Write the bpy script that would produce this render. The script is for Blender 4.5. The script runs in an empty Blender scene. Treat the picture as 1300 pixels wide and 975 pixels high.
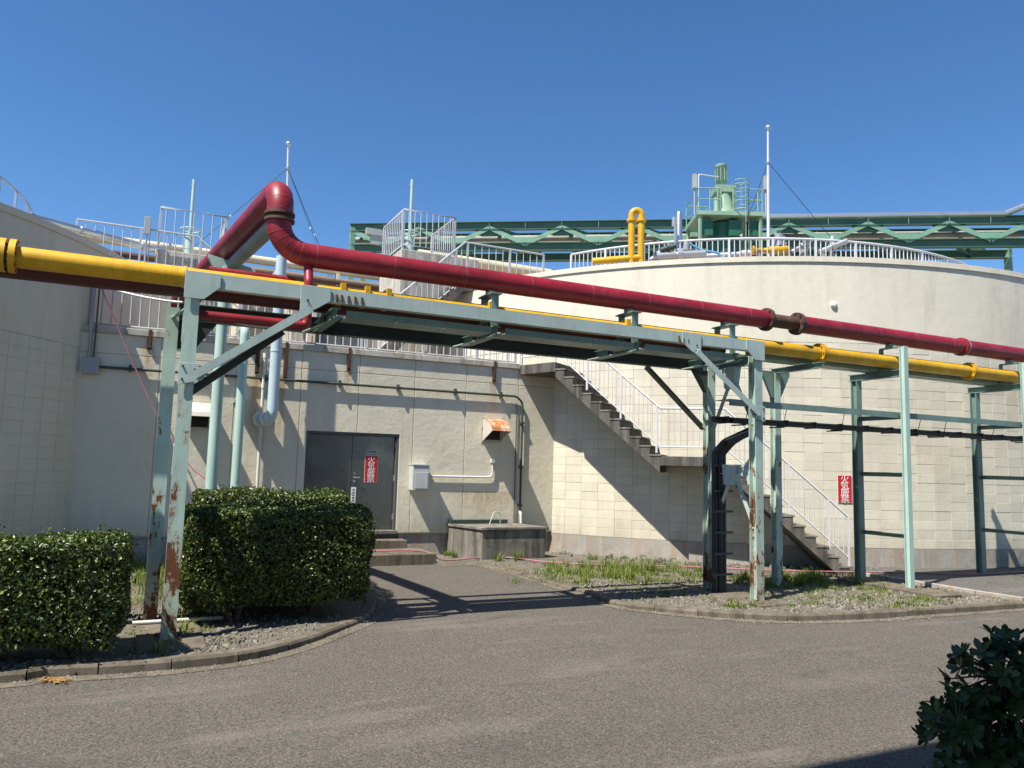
import bpy, bmesh, math, random
import numpy as np
from mathutils import Vector, Matrix
random.seed(7); rng = np.random.default_rng(7)
sc = bpy.context.scene; COL = sc.collection
V = Vector
# ------------------------------------------------------------------ camera
F_PX, PITCH, ROLL, CAM_H, WALL_ANG = 976.0, math.radians(6.26), math.radians(1.5), 1.87, math.radians(64.5)
fw = np.array([math.cos(WALL_ANG), math.sin(WALL_ANG), 0]); rt = np.array([math.sin(WALL_ANG), -math.cos(WALL_ANG), 0]); upv = np.array([0, 0, 1.])
cF = fw*math.cos(PITCH)+upv*math.sin(PITCH); cU = -fw*math.sin(PITCH)+upv*math.cos(PITCH)
cr = rt*math.cos(ROLL)+cU*math.sin(ROLL); cu = -rt*math.sin(ROLL)+cU*math.cos(ROLL)
CAM = np.array([0, 0, CAM_H])
cd = bpy.data.cameras.new('camera'); cam = bpy.data.objects.new('camera', cd); COL.objects.link(cam)
cd.sensor_width = 36; cd.lens = 36*F_PX/1300; cd.clip_start = .05; cd.clip_end = 3000
cam.matrix_world = Matrix(((cr[0], cu[0], -cF[0], 0), (cr[1], cu[1], -cF[1], 0), (cr[2], cu[2], -cF[2], CAM_H), (0, 0, 0, 1)))
sc.camera = cam
# ------------------------------------------------------------------ sky, sun, exposure
to_sun = V((-.57, -.21, 1)).normalized()
w = bpy.data.worlds.new('World'); sc.world = w; w.use_nodes = True
nt = w.node_tree; bg = nt.nodes['Background']; sky = nt.nodes.new('ShaderNodeTexSky'); sky.sky_type = 'NISHITA'; sky.sun_disc = False
sky.sun_elevation = math.asin(to_sun.z); sky.sun_rotation = math.atan2(to_sun.x, to_sun.y)
sky.air_density = .85; sky.dust_density = 0.0; sky.ozone_density = 5.0
hs = nt.nodes.new('ShaderNodeHueSaturation'); hs.inputs['Saturation'].default_value = 1.15; nt.links.new(sky.outputs[0], hs.inputs['Color']); nt.links.new(hs.outputs[0], bg.inputs[0]); bg.inputs[1].default_value = 0.094
sl = bpy.data.lights.new('sun', 'SUN'); sl.energy = 5.0; sl.angle = math.radians(.5); sl.color = (1, .945, .845)
so = bpy.data.objects.new('sun', sl); COL.objects.link(so); so.location = (-20, -10, 40); so.rotation_euler = (-to_sun).to_track_quat('-Z', 'Y').to_euler()
sc.view_settings.view_transform = 'Standard'; sc.view_settings.look = 'None'; sc.view_settings.gamma = 1; sc.view_settings.exposure = 0.84
sc.view_settings.use_curve_mapping = False
sc.render.resolution_x = 1024; sc.render.resolution_y = 768
# ------------------------------------------------------------------ pixel -> place helpers (photo pixels, 1300 x 975)
def ray(x, y): return cF+cr*(x-650)/F_PX-cu*(y-487.5)/F_PX
def gz(x, y, z=0.):
    d = ray(x, y); return V(CAM+d*((z-CAM_H)/d[2]))
def py(x, y, Y):
    d = ray(x, y); return V(CAM+d*(Y/d[1]))
def at(x, y, dep): return V(CAM+ray(x, y)*dep)
# ------------------------------------------------------------------ materials
MAT = {}
class NT:
    def __init__(s, name):
        s.m = bpy.data.materials.new(name); s.m.use_nodes = True; s.t = s.m.node_tree; s.b = s.t.nodes['Principled BSDF']; MAT[name] = s.m
        s.pos = s.n('ShaderNodeNewGeometry').outputs['Position']
    def n(s, kind, **kw):
        nd = s.t.nodes.new(kind)
        for k, v in kw.items(): setattr(nd, k, v)
        return nd
    def L(s, a, b): s.t.links.new(a, b)
    def noise(s, scale, detail=4, rough=.55, vec=None, stretch=None):
        nd = s.n('ShaderNodeTexNoise'); nd.inputs['Scale'].default_value = scale; nd.inputs['Detail'].default_value = detail; nd.inputs['Roughness'].default_value = rough
        v = vec or s.pos
        if stretch:
            mp = s.n('ShaderNodeMapping'); mp.inputs['Scale'].default_value = stretch; s.L(v, mp.inputs[0]); v = mp.outputs[0]
        s.L(v, nd.inputs['Vector']); return nd.outputs['Fac']
    def ramp(s, fac, a, b, ca=(0, 0, 0, 1), cb=(1, 1, 1, 1)):
        r = s.n('ShaderNodeValToRGB'); r.color_ramp.elements[0].position = a; r.color_ramp.elements[1].position = b
        r.color_ramp.elements[0].color = ca; r.color_ramp.elements[1].color = cb; s.L(fac, r.inputs[0]); return r.outputs[0]
    def mix(s, fac, a, b):
        m = s.n('ShaderNodeMix', data_type='RGBA')
        for i, v in ((0, fac), (6, a), (7, b)):
            if isinstance(v, (int, float)): m.inputs[i].default_value = v
            elif isinstance(v, tuple): m.inputs[i].default_value = (*v[:3], 1)
            else: s.L(v, m.inputs[i])
        return m.outputs[2]
    def math(s, op, a, b=0.):
        m = s.n('ShaderNodeMath', operation=op)
        for i, v in ((0, a), (1, b)):
            if isinstance(v, (int, float)): m.inputs[i].default_value = v
            else: s.L(v, m.inputs[i])
        return m.outputs[0]
    def xyz(s):
        q = s.n('ShaderNodeSeparateXYZ'); s.L(s.pos, q.inputs[0]); return q.outputs
    def bump(s, h, strength=.3, dist=.01):
        b = s.n('ShaderNodeBump'); b.inputs['Strength'].default_value = strength; b.inputs['Distance'].default_value = dist
        s.L(h, b.inputs['Height']); s.L(b.outputs[0], s.b.inputs['Normal'])
    def fin(s, col, rough=.6, metal=0., spec=.5):
        if isinstance(col, tuple): s.b.inputs['Base Color'].default_value = (*col[:3], 1)
        else: s.L(col, s.b.inputs['Base Color'])
        if isinstance(rough, (int, float)): s.b.inputs['Roughness'].default_value = rough
        else: s.L(rough, s.b.inputs['Roughness'])
        s.b.inputs['Metallic'].default_value = metal; s.b.inputs['Specular IOR Level'].default_value = spec
        return s.m
def sc3(c, k): return tuple(v*k for v in c[:3])
def paint(name, c, rough=.42, dirt=.25, metal=0., rust=None, rustbase=False, spec=.5, bump=.15, fade=None):
    s = NT(name)
    col = s.mix(s.ramp(s.noise(1.7, 5), .35, .7), c, sc3(c, 1-dirt))
    if fade: col = s.mix(s.math('MULTIPLY', s.ramp(s.noise(4.5, 7, .7, stretch=(.5, 1, 1)), .5, .72), .5), col, fade); col = s.mix(s.math('MULTIPLY', s.ramp(s.noise(26, 5, .7), .68, .74), .5), col, sc3(fade, .35))
    col = s.mix(s.math('MULTIPLY', s.ramp(s.noise(14, 4, .6, stretch=(1, 1, .12)), .5, .72), dirt*1.4), col, sc3(c, .55))
    if rust:
        r = s.ramp(s.noise(6.5, 8, .7), rust, rust+.035)
        if rustbase:
            z = s.xyz()[2]; zz = s.math('MULTIPLY', s.ramp(s.math('DIVIDE', z, 2.6), 0., 1., (1, 1, 1, 1), (0, 0, 0, 1)), .13)
            r = s.ramp(s.math('ADD', s.noise(6.5, 8, .7, stretch=(1, 1, .45)), zz), rust, rust+.035)
        if rustbase:
            src = s.math('ADD', s.noise(6.5, 8, .7, stretch=(1, 1, .45)), zz)
            halo = s.ramp(s.math('ADD', src, s.math('MULTIPLY', s.math('SUBTRACT', s.noise(18, 4, .6, stretch=(1, 1, .06)), .5), .35)), rust-.07, rust+.03); col = s.mix(s.math('MULTIPLY', halo, .55), col, (.40, .27, .15))
            r = s.ramp(s.math('ADD', src, s.math('MULTIPLY', s.math('SUBTRACT', s.noise(34, 5, .7), .5), .16)), rust, rust+.03)
        rc = s.mix(s.noise(40, 3), (.055, .026, .014), (.21, .075, .025))
        col = s.mix(r, col, rc); rough = s.mix(r, (rough,)*3, (.9, .9, .9))
    s.bump(s.noise(30, 4), bump, .004)
    return s.fin(col, rough, metal, spec)
paint('steel_paint', (.43, .535, .50), .45, .22, rust=.69, rustbase=False)
paint('post_paint', (.42, .56, .485), .45, .3, rust=.625, rustbase=True)
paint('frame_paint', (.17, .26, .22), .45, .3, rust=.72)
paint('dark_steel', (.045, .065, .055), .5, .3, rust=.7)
paint('truss_green', (.055, .13, .085), .45, .2)
paint('truss_light', (.17, .32, .225), .45, .2)
paint('mixer_green', (.25, .38, .27), .42, .2)
paint('mint_pipe', (.42, .57, .51), .4, .15, rust=.8)
paint('pale_blue_pipe', (.46, .58, .64), .38, .12)
paint('red_pipe', (.28, .011, .022), .44, .45, spec=.5, fade=(.33, .05, .06))
paint('red_seam', (.33, .10, .10), .5, .2)
paint('maroon_pipe', (.085, .018, .02), .45, .3)
paint('yellow_pipe', (.70, .385, .006), .45, .38, fade=(.60, .40, .08))
paint('rust_metal', (.105, .045, .022), .85, .6, bump=.4)
paint('rusty_flange', (.10, .055, .04), .7, .5, rust=.55, bump=.4)
paint('rail_paint', (.46, .47, .49), .45, .15)
paint('white_rail', (.60, .60, .63), .45, .12)
paint('grey_duct', (.30, .31, .27), .6, .3)
paint('galvanised', (.50, .52, .54), .35, .2, metal=.6)
paint('silver_clad', (.62, .64, .66), .28, .12, metal=.85)
paint('cream_pipe', (.62, .54, .38), .5, .2, rust=.74)
paint('black_cable', (.018, .019, .022), .5, .2)
paint('white_pvc', (.68, .67, .62), .4, .15)
paint('grey_box', (.36, .38, .38), .45, .15)
paint('light_grey_box', (.50, .52, .51), .45, .15)
paint('dark_door', (.10, .105, .11), .45, .2)
paint('sign_red', (.52, .012, .02), .4, .12)
paint('sign_white', (.80, .80, .78), .4, .1)
paint('sign_black', (.02, .02, .02), .5, 0)
paint('pink_hose', (.40, .16, .19), .5, .3)
paint('white_cable', (.66, .65, .62), .5, .15)
paint('blue_hose', (.12, .35, .62), .45, .1)
paint('dark_green', (.02, .12, .07), .45, .2)
paint('hood_paint', (.60, .54, .47), .55, .25, rust=.6)
def block_tone(name):
    m_ = MAT[name]; t = m_.node_tree; b = t.nodes['Principled BSDF']; src = b.inputs['Base Color'].links[0].from_socket
    oi = t.nodes.new('ShaderNodeObjectInfo'); ge = t.nodes.new('ShaderNodeNewGeometry'); ad = t.nodes.new('ShaderNodeMath'); ad.operation = 'ADD'; fr = t.nodes.new('ShaderNodeMath'); fr.operation = 'FRACT'
    t.links.new(oi.outputs['Random'], ad.inputs[0]); t.links.new(ge.outputs['Random Per Island'], ad.inputs[1]); t.links.new(ad.outputs[0], fr.inputs[0])
    rp = t.nodes.new('ShaderNodeMapRange'); rp.inputs['To Min'].default_value = .90; rp.inputs['To Max'].default_value = 1.03; t.links.new(fr.outputs[0], rp.inputs[0])
    mu = t.nodes.new('ShaderNodeVectorMath'); mu.operation = 'SCALE'; t.links.new(src, mu.inputs[0]); t.links.new(rp.outputs[0], mu.inputs['Scale']); t.links.new(mu.outputs[0], b.inputs['Base Color'])
def hood_rust():
    s = NT('hood_rust'); r = s.ramp(s.noise(7, 6, .65, stretch=(1.6, .5, .5)), .36, .52)
    col = s.mix(r, (.62, .55, .47), s.mix(s.noise(30, 3), (.30, .095, .02), (.50, .20, .06))); s.bump(s.noise(40, 4), .2, .004); s.fin(col, .75)
hood_rust()
def steel_door():
    s = NT('stainless_door'); n = s.noise(5, 5, .6, stretch=(30, 30, .35)); m = s.noise(2.2, 4)
    col = s.mix(n, (.15, .145, .13), (.27, .265, .245)); s.fin(col, s.ramp(m, .3, .7, (.18, .18, .18, 1), (.34, .34, .34, 1)), .9)
    s.bump(m, .12, .02)
steel_door()
def wallmat(name, c, dirt, streaks=(), grain=.25, tint=(.5, .42, .3), zlow=None, drip=None):
    s = NT(name); x, y, z = s.xyz()
    col = s.mix(s.ramp(s.noise(.55, 6, .6), .3, .72), c, sc3(c, 1-dirt))
    col = s.mix(s.math('MULTIPLY', s.ramp(s.noise(3.2, 7, .65, stretch=(1, 1, .16)), .5, .75), .55), col, sc3(tint, .8*c[0]/.5))
    col = s.mix(s.math('MULTIPLY', s.ramp(s.noise(9, 6, .7), .56, .75), .35), col, sc3(c, 1.12))
    for (sx, z1, z0, wd, rcol, k) in streaks:       # rust run-offs under fixings
        wob = s.math('MULTIPLY', s.math('SUBTRACT', s.noise(6, 3), .5), .10)
        gx = s.math('ABSOLUTE', s.math('SUBTRACT', s.math('ADD', x, wob), sx))
        fx = s.ramp(s.math('DIVIDE', gx, wd), .25, 1., (1, 1, 1, 1), (0, 0, 0, 1))
        fz = s.ramp(s.math('DIVIDE', s.math('SUBTRACT', z, z0), z1-z0), 0, .8)
        top = s.math('LESS_THAN', z, z1)
        f = s.math('MULTIPLY', s.math('MULTIPLY', fx, fz), s.math('MULTIPLY', top, k))
        f = s.math('MULTIPLY', f, s.ramp(s.noise(12, 5, .65, stretch=(1.5, 1, .3)), .2, .6))
        col = s.mix(f, col, rcol)
    if drip:
        f = s.math('MULTIPLY', s.ramp(s.math('ADD', z, s.math('MULTIPLY', s.math('SUBTRACT', s.noise(5, 5, .7, stretch=(1, 1, .02)), .5), 3.2)), drip-1.5, drip), s.ramp(s.noise(9, 5, .65, stretch=(1, 1, .05)), .46, .66)); col = s.mix(s.math('MULTIPLY', f, .34), col, (.30, .265, .20))
        crk = s.ramp(s.noise(1.1, 8, .75, stretch=(1, 1, .5)), .497, .4985); crk2 = s.ramp(s.noise(1.1, 8, .75, stretch=(1, 1, .5)), .5, .5015, (1, 1, 1, 1), (0, 0, 0, 1)); col = s.mix(s.math('MULTIPLY', s.math('MULTIPLY', crk, crk2), .22), col, (.25, .22, .18))
    if zlow:
        f = s.math('MULTIPLY', s.ramp(s.math('ADD', z, s.math('MULTIPLY', s.math('SUBTRACT', s.noise(4, 6, .65, stretch=(1, 1, .3)), .5), 1.1)), zlow-.25, zlow+.35, (1, 1, 1, 1), (0, 0, 0, 1)), .38); col = s.mix(f, col, (.33, .28, .20))
    h = s.math('ADD', s.noise(5, 5, .6), s.math('MULTIPLY', s.noise(45, 4), .35)); s.bump(h, grain, .02)
    return s.fin(col, .82, 0, .3)
RU = (.36, .20, .07)
wallmat('house_wall', (.715, .665, .52), .16, [(-.01, 3.95, 3.0, .13, RU, .7), (1.93, 3.55, 2.4, .12, (.42, .22, .06), .95), (2.42, 3.6, 2.1, .10, RU, .85), (3.74, 3.8, 3.2, .09, (.45, .27, .08), .9), (7.04, 3.8, 2.9, .13, (.42, .30, .14), .7), (6.95, 1.35, .6, .9, (.40, .28, .15), .75), (3.0, 2.0, .5, .06, RU, .2)], .5, zlow=.62)
wallmat('tank_wall', (.67, .628, .515), .10, (), .28, (.44, .39, .31), drip=6.5)
wallmat('tank_block', (.665, .625, .505), .12, (), .3, (.46, .41, .32), zlow=.55)
block_tone('tank_block')
wallmat('tank_wall_grey', (.69, .65, .51), .12, (), .18)
def concmat(name, lo, hi, stain, moss=(.06, .06, .035), k=.7):
    s = NT(name); col = s.mix(s.ramp(s.noise(1.6, 7, .65), .3, .7), lo, hi)
    col = s.mix(s.math('MULTIPLY', s.ramp(s.noise(5.5, 6, .6, stretch=(1, 1, .07)), .48, .62), k), col, stain)
    col = s.mix(s.math('MULTIPLY', s.ramp(s.noise(8, 6, .6, stretch=(1, 1, .09)), .54, .68), k*.8), col, sc3(hi, 1.25))
    col = s.mix(s.math('MULTIPLY', s.ramp(s.noise(3.0, 8, .7), .55, .68), k), col, moss)
    col = s.mix(s.math('MULTIPLY', s.ramp(s.noise(70, 3, .6), .5, .66), .35), col, sc3(lo, .6))
    s.bump(s.math('ADD', s.noise(9, 6, .65), s.math('MULTIPLY', s.noise(80, 3), .5)), .5, .012); s.fin(col, .9, 0, .2)
concmat('plinth_concrete', (.27, .25, .22), (.40, .375, .335), (.36, .235, .14), (.17, .155, .13), .6)
concmat('dark_concrete', (.14, .13, .11), (.27, .25, .21), (.06, .055, .047), (.05, .05, .04), .75)
concmat('stair_concrete', (.08, .073, .064), (.16, .15, .132), (.05, .047, .042), (.055, .052, .045), .8)
concmat('pale_concrete', (.40, .375, .32), (.54, .505, .44), (.26, .21, .155), (.27, .25, .21), .7)
concmat('kerb_concrete', (.105, .088, .066), (.185, .158, .122), (.07, .06, .042), (.05, .048, .026), .65)
wallmat('beige_wall', (.60, .52, .38), .12, (), .2)
wallmat('shade_building', (.72, .69, .62), .1)
def asphalt(name, c0, c1, stone):
    s = NT(name); big = s.noise(.35, 6, .6); mid = s.noise(2.3, 6, .65); fine = s.noise(75, 3, .75); sp = s.noise(34, 2, .5); sp2 = s.noise(70, 2, .5)
    col = s.mix(s.ramp(big, .35, .68), c0, c1); col = s.mix(s.math('MULTIPLY', s.ramp(mid, .45, .7), .3), col, sc3(c0, .75))
    col = s.mix(s.math('MULTIPLY', s.ramp(s.noise(42, 3, .85), .45, .57), .8), col, sc3(c0, .40))
    col = s.mix(s.math('MULTIPLY', s.ramp(fine, .48, .62), .7), col, sc3(stone, .85))
    col = s.mix(s.math('MULTIPLY', s.ramp(sp, .63, .70), .42), col, stone); col = s.mix(s.math('MULTIPLY', s.ramp(sp2, .69, .73), .95), col, sc3(stone, 1.8))
    dust = s.math('MULTIPLY', s.ramp(s.noise(.8, 6, .62, stretch=(.35, 1.6, 1)), .56, .74), .55); col = s.mix(dust, col, (.25, .225, .195))
    for (cx_, cy_, rx_, ry_) in ((4.45, 6.9, 1.1, .55), (2.2, 5.6, 1.6, .35), (6.3, 5.6, 1.5, .4)):      # worn, dusty patches
        X_, Y_, Z_ = s.xyz(); ex = s.math('POWER', s.math('DIVIDE', s.math('SUBTRACT', X_, cx_), rx_), 2.); ey = s.math('POWER', s.math('DIVIDE', s.math('SUBTRACT', Y_, cy_), ry_), 2.)
        e_ = s.math('ADD', s.math('ADD', ex, ey), s.math('MULTIPLY', s.noise(3, 5, .7), 1.2)); col = s.mix(s.math('MULTIPLY', s.ramp(e_, .5, 1.5, (1, 1, 1, 1), (0, 0, 0, 1)), .22), col, (.24, .212, .175))
    tar = s.math('MULTIPLY', s.ramp(s.noise(1.1, 5, .6, stretch=(.6, 1.3, 1)), .30, .40, (1, 1, 1, 1), (0, 0, 0, 1)), .45); col = s.mix(tar, col, sc3(c0, .55))
    cn = s.noise(.42, 9, .72); ck = s.math('MULTIPLY', s.ramp(cn, .4945, .497), s.ramp(cn, .498, .5005, (1, 1, 1, 1), (0, 0, 0, 1))); ck = s.math('MULTIPLY', ck, s.ramp(s.noise(.5, 3), .48, .6)); col = s.mix(s.math('MULTIPLY', ck, .6), col, (.035, .03, .026))
    X_, Y_, Z_ = s.xyz(); tr = s.math('ABSOLUTE', s.math('SUBTRACT', s.math('ADD', Y_, s.math('MULTIPLY', s.noise(.3, 2), .8)), 5.4)); col = s.mix(s.math('MULTIPLY', s.ramp(tr, .12, .5, (1, 1, 1, 1), (0, 0, 0, 1)), s.math('MULTIPLY', s.ramp(s.noise(2.5, 6, .7), .35, .65), .16)), col, (.05, .044, .038))
    s.bump(s.math('ADD', fine, s.math('MULTIPLY', s.noise(28, 4, .7), .9)), .9, .014); s.fin(col, .9, 0, .2)
asphalt('asphalt', (.108, .0945, .0795), (.129, .113, .096), (.258, .235, .205))
asphalt('path_asphalt', (.105, .10, .092), (.14, .132, .12), (.25, .24, .22))
def soil():
    s = NT('soil'); a = s.noise(1.3, 6, .65); b = s.noise(22, 5, .7)
    col = s.mix(s.ramp(a, .35, .65), (.14, .118, .084), (.215, .195, .155)); col = s.mix(s.ramp(b, .5, .62), col, (.28, .262, .225)); col = s.mix(s.ramp(s.noise(60, 3), .5, .65), col, (.07, .06, .042))
    s.bump(s.math('ADD', b, s.noise(70, 3)), .9, .03); s.fin(col, .95, 0, .2)
soil()
def leafmat(name, cols, rough, trans=.25, spec=.5):
    s = NT(name); g = s.n('ShaderNodeNewGeometry'); r = s.n('ShaderNodeValToRGB'); s.L(g.outputs['Random Per Island'], r.inputs[0])
    els = r.color_ramp.elements
    while len(els) < len(cols): els.new(.5)
    for i, c in enumerate(cols): els[i].position = i/(len(cols)-1); els[i].color = (*c, 1)
    col = s.mix(s.math('MULTIPLY', s.ramp(s.noise(2.2, 4), .35, .7), .4), r.outputs[0], sc3(cols[0], .8))
    s.fin(col, rough, 0, spec)
    t = s.n('ShaderNodeBsdfTranslucent'); s.L(col, t.inputs[0]); mx = s.n('ShaderNodeMixShader'); mx.inputs[0].default_value = trans
    out = s.t.nodes['Material Output']; s.L(s.b.outputs[0], mx.inputs[1]); s.L(t.outputs[0], mx.inputs[2]); s.L(mx.outputs[0], out.inputs[0])
leafmat('hedge_leaf', [(.02, .036, .006), (.036, .066, .009), (.075, .118, .013), (.20, .235, .04)], .36, .2, .5)
leafmat('bush_leaf', [(.022, .05, .018), (.03, .065, .022), (.045, .085, .028), (.07, .11, .035)], .4, .15, .3)
leafmat('grass', [(.065, .11, .012), (.12, .19, .02), (.20, .26, .035), (.33, .30, .12)], .6, .35, .3)
leafmat('dry_leaf', [(.30, .17, .05), (.40, .26, .10), (.24, .12, .04)], .8, .2, .2)
paint('bark', (.10, .075, .05), .9, .4, bump=.6)
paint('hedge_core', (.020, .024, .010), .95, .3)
wallmat('stone_mat', (.22, .205, .175), .4, (), .5, (.25, .22, .18))
def gravelmat():
    s = NT('gravel'); g = s.n('ShaderNodeNewGeometry'); s.fin(s.ramp(g.outputs['Random Per Island'], 0, 1, (.07, .06, .045, 1), (.29, .265, .225, 1)), .9)
gravelmat()
# ------------------------------------------------------------------ mesh builder
def org(o):
    v = V((0, 0, 0))
    while o: v = v+o.location; o = o.parent
    return v
def frame(d, up=V((0, 0, 1))):
    d = d.normalized(); s = d.cross(up)
    if s.length < 1e-4: s = d.cross(V((0, 1, 0)))
    s.normalize(); return d, s, s.cross(d)
class MB:
    def __init__(s): s.v = []; s.f = []; s.sm = []
    def add(s, vs, fs, smooth=False):
        b = len(s.v); s.v += [tuple(v) for v in vs]; s.f += [tuple(b+i for i in f) for f in fs]; s.sm += [smooth]*len(fs); return s
    def box(s, x0, x1, y0, y1, z0, z1):
        return s.add([(x, y, z) for z in (z0, z1) for y in (y0, y1) for x in (x0, x1)], [(0, 2, 3, 1), (4, 5, 7, 6), (0, 1, 5, 4), (2, 6, 7, 3), (0, 4, 6, 2), (1, 3, 7, 5)])
    def bar(s, p, q, wd, ht, up=(0, 0, 1)):
        p = V(p); q = V(q); d, a, b = frame(q-p, V(up)); vs = []
        for c in (p, q):
            for j in (-1, 1):
                for i in (-1, 1): vs.append(c+a*(i*wd/2)+b*(j*ht/2))
        return s.add(vs, [(0, 2, 3, 1), (4, 5, 7, 6), (0, 1, 5, 4), (2, 6, 7, 3), (0, 4, 6, 2), (1, 3, 7, 5)])
    def hsec(s, p, q, wd, ht, t=.012, up=(0, 0, 1)):      # H section, flanges across 'up'
        p = V(p); q = V(q); d, a, b = frame(q-p, V(up)); o = b*(ht/2-t/2)
        s.bar(p+o, q+o, wd, t, up); s.bar(p-o, q-o, wd, t, up); return s.bar(p, q, t*.8, ht-2*t-.001, up)
    def angle(s, p, q, wd, t=.008, up=(0, 0, 1)):
        p = V(p); q = V(q); d, a, b = frame(q-p, V(up))
        s.bar(p+b*(wd/2), q+b*(wd/2), wd, t, up); return s.bar(p+a*(wd/2-t/2), q+a*(wd/2-t/2), t, wd-t-.001, up)
    def tube(s, pts, r, n=14, cap=True):
        pts = [V(p) for p in pts]; N = len(pts); rr = r if isinstance(r, (list, tuple)) else [r]*N
        a = None; base = len(s.v); vs = []
        for i, p in enumerate(pts):
            d = (pts[min(i+1, N-1)]-pts[max(i-1, 0)]).normalized()
            if a is None: _, a, _ = frame(d)
            a = (a-d*a.dot(d)).normalized(); b = d.cross(a)
            for k in range(n):
                t = 2*math.pi*k/n; vs.append(p+(a*math.cos(t)+b*math.sin(t))*rr[i])
        fs = [(i*n+k, i*n+(k+1) % n, (i+1)*n+(k+1) % n, (i+1)*n+k) for i in range(N-1) for k in range(n)]
        s.add(vs, fs, True)
        if cap:
            s.add(vs[:n], [tuple(range(n))[::-1]]); s.add(vs[-n:], [tuple(range(n))])
        return s
    def ring(s, c, d, r0, r1, ln, n=20):                  # flange disc, centred on c
        c = V(c); d = V(d).normalized(); return s.tube([c-d*ln/2, c+d*ln/2], r1, n)
    def prism(s, poly, vec):
        poly = [V(p) for p in poly]; vec = V(vec); n = len(poly); nor = V((0, 0, 0))
        for i in range(n): nor += poly[i].cross(poly[(i+1) % n])
        if nor.dot(vec) > 0: poly = poly[::-1]
        vs = poly+[p+vec for p in poly]
        return s.add(vs, [tuple(range(n)), tuple(range(2*n-1, n-1, -1))]+[(i, i+n, (i+1) % n+n, (i+1) % n) for i in range(n)])
    def lathe(s, c, prof, n=32, a0=0., a1=2*math.pi, smooth=True):
        full = abs(a1-a0-2*math.pi) < 1e-6; m = n if full else n+1; c = V(c); vs = []
        for r, z in prof:
            for k in range(m):
                t = a0+(a1-a0)*k/n; vs.append((c.x+r*math.cos(t), c.y+r*math.sin(t), c.z+z))
        fs = [(i*m+k, i*m+(k+1) % m, (i+1)*m+(k+1) % m, (i+1)*m+k) for i in range(len(prof)-1) for k in range(n)]
        return s.add(vs, fs, smooth)
    def build(s, name, mat, parent=None, base=None, bevel=0., kind=None, label=None):
        me = bpy.data.meshes.new(name); o = bpy.data.objects.new(name, me); COL.objects.link(o)
        if parent: o.parent = parent; og = org(parent)
        else: og = V(base) if base is not None else V((0, 0, 0)); o.location = og
        me.from_pydata([(v[0]-og.x, v[1]-og.y, v[2]-og.z) for v in s.v], [], s.f)
        me.polygons.foreach_set('use_smooth', s.sm); me.materials.append(MAT[mat]); me.update()
        if bevel:
            bv = o.modifiers.new('bevel', 'BEVEL'); bv.width = bevel; bv.segments = 2; bv.limit_method = 'ANGLE'
        if kind: o['kind'] = kind
        if label: o['label'] = label
        return o
def tag(o, label, cat, group=None):
    o['label'] = label; o['category'] = cat
    if group: o['group'] = group
    return o
def thing(name, label, cat, loc=(0, 0, 0), group=None):
    o = bpy.data.objects.new(name, None); COL.objects.link(o); o.location = loc; o.empty_display_size = .1; return tag(o, label, cat, group)
def inst(name, me, parent, loc, rot=(0, 0, 0), scale=None):
    o = bpy.data.objects.new(name, me); COL.objects.link(o); o.parent = parent; o.location = V(loc)-org(parent); o.rotation_euler = rot
    if scale: o.scale = scale
    return o
def arc3(c, a, b, r, t0, t1, n=8): c = V(c); a = V(a); b = V(b); return [c+a*(r*math.cos(t0+(t1-t0)*k/n))+b*(r*math.sin(t0+(t1-t0)*k/n)) for k in range(n+1)]
def bend(pts, r, n=7):                                    # polyline with rounded corners
    pts = [V(p) for p in pts]; out = [pts[0]]
    for i in range(1, len(pts)-1):
        p = pts[i]; u = (pts[i-1]-p); v = (pts[i+1]-p); lu, lv = u.length, v.length; u.normalize(); v.normalize()
        ang = u.angle(v); t = min(r/math.tan(ang/2), .49*lu, .49*lv)
        A = p+u*t; B = p+v*t
        for k in range(n+1):
            q = k/n; out.append(A*(1-q)**2+p*2*q*(1-q)+B*q*q)
    out.append(pts[-1]); return out
def baluster_mesh(r, h, mat, square=False):
    m = MB()
    if square: m.box(-r, r, -r, r, 0, h)
    else: m.tube([(0, 0, 0), (0, 0, h)], r, 6)
    o = m.build('baluster', mat); me = o.data; bpy.data.objects.remove(o); return me
def railing(name, label, path, h, spacing, mat, group=None, rb=.011, rp=.021, rtop=.022, low=.10, post_every=10, foot=0.):
    path = [V(p) for p in path]; root = thing(name, label, 'railing', path[0], group)
    MB().tube([p+V((0, 0, h)) for p in path], rtop, 8).build('top_rail', mat, root)
    MB().tube([p+V((0, 0, low)) for p in path], rtop*.7, 8).build('bottom_rail', mat, root)
    bm_ = baluster_mesh(rb, h-low, mat); pm = baluster_mesh(rp, h+foot, mat, True)
    seg = [(path[i+1]-path[i]).length for i in range(len(path)-1)]; tot = sum(seg); n = max(1, round(tot/spacing)); corners = [0]
    for g in seg: corners.append(corners[-1]+g)
    for k in range(n+1):
        d = tot*k/n; i = 0
        while i < len(seg)-1 and d > corners[i+1]: i += 1
        p = path[i].lerp(path[i+1], (d-corners[i])/max(seg[i], 1e-6))
        sharp = any(abs(d-c) < spacing*.5 for c in (corners if len(path) < 6 else (0, tot)))
        ang = math.atan2(*(path[i+1]-path[i]).yx)
        if sharp or (post_every and k % post_every == 0): inst('post', pm, root, p-V((0, 0, foot)), (0, 0, ang))
        else: inst('baluster', bm_, root, p+V((0, 0, low)))
    return root
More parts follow.
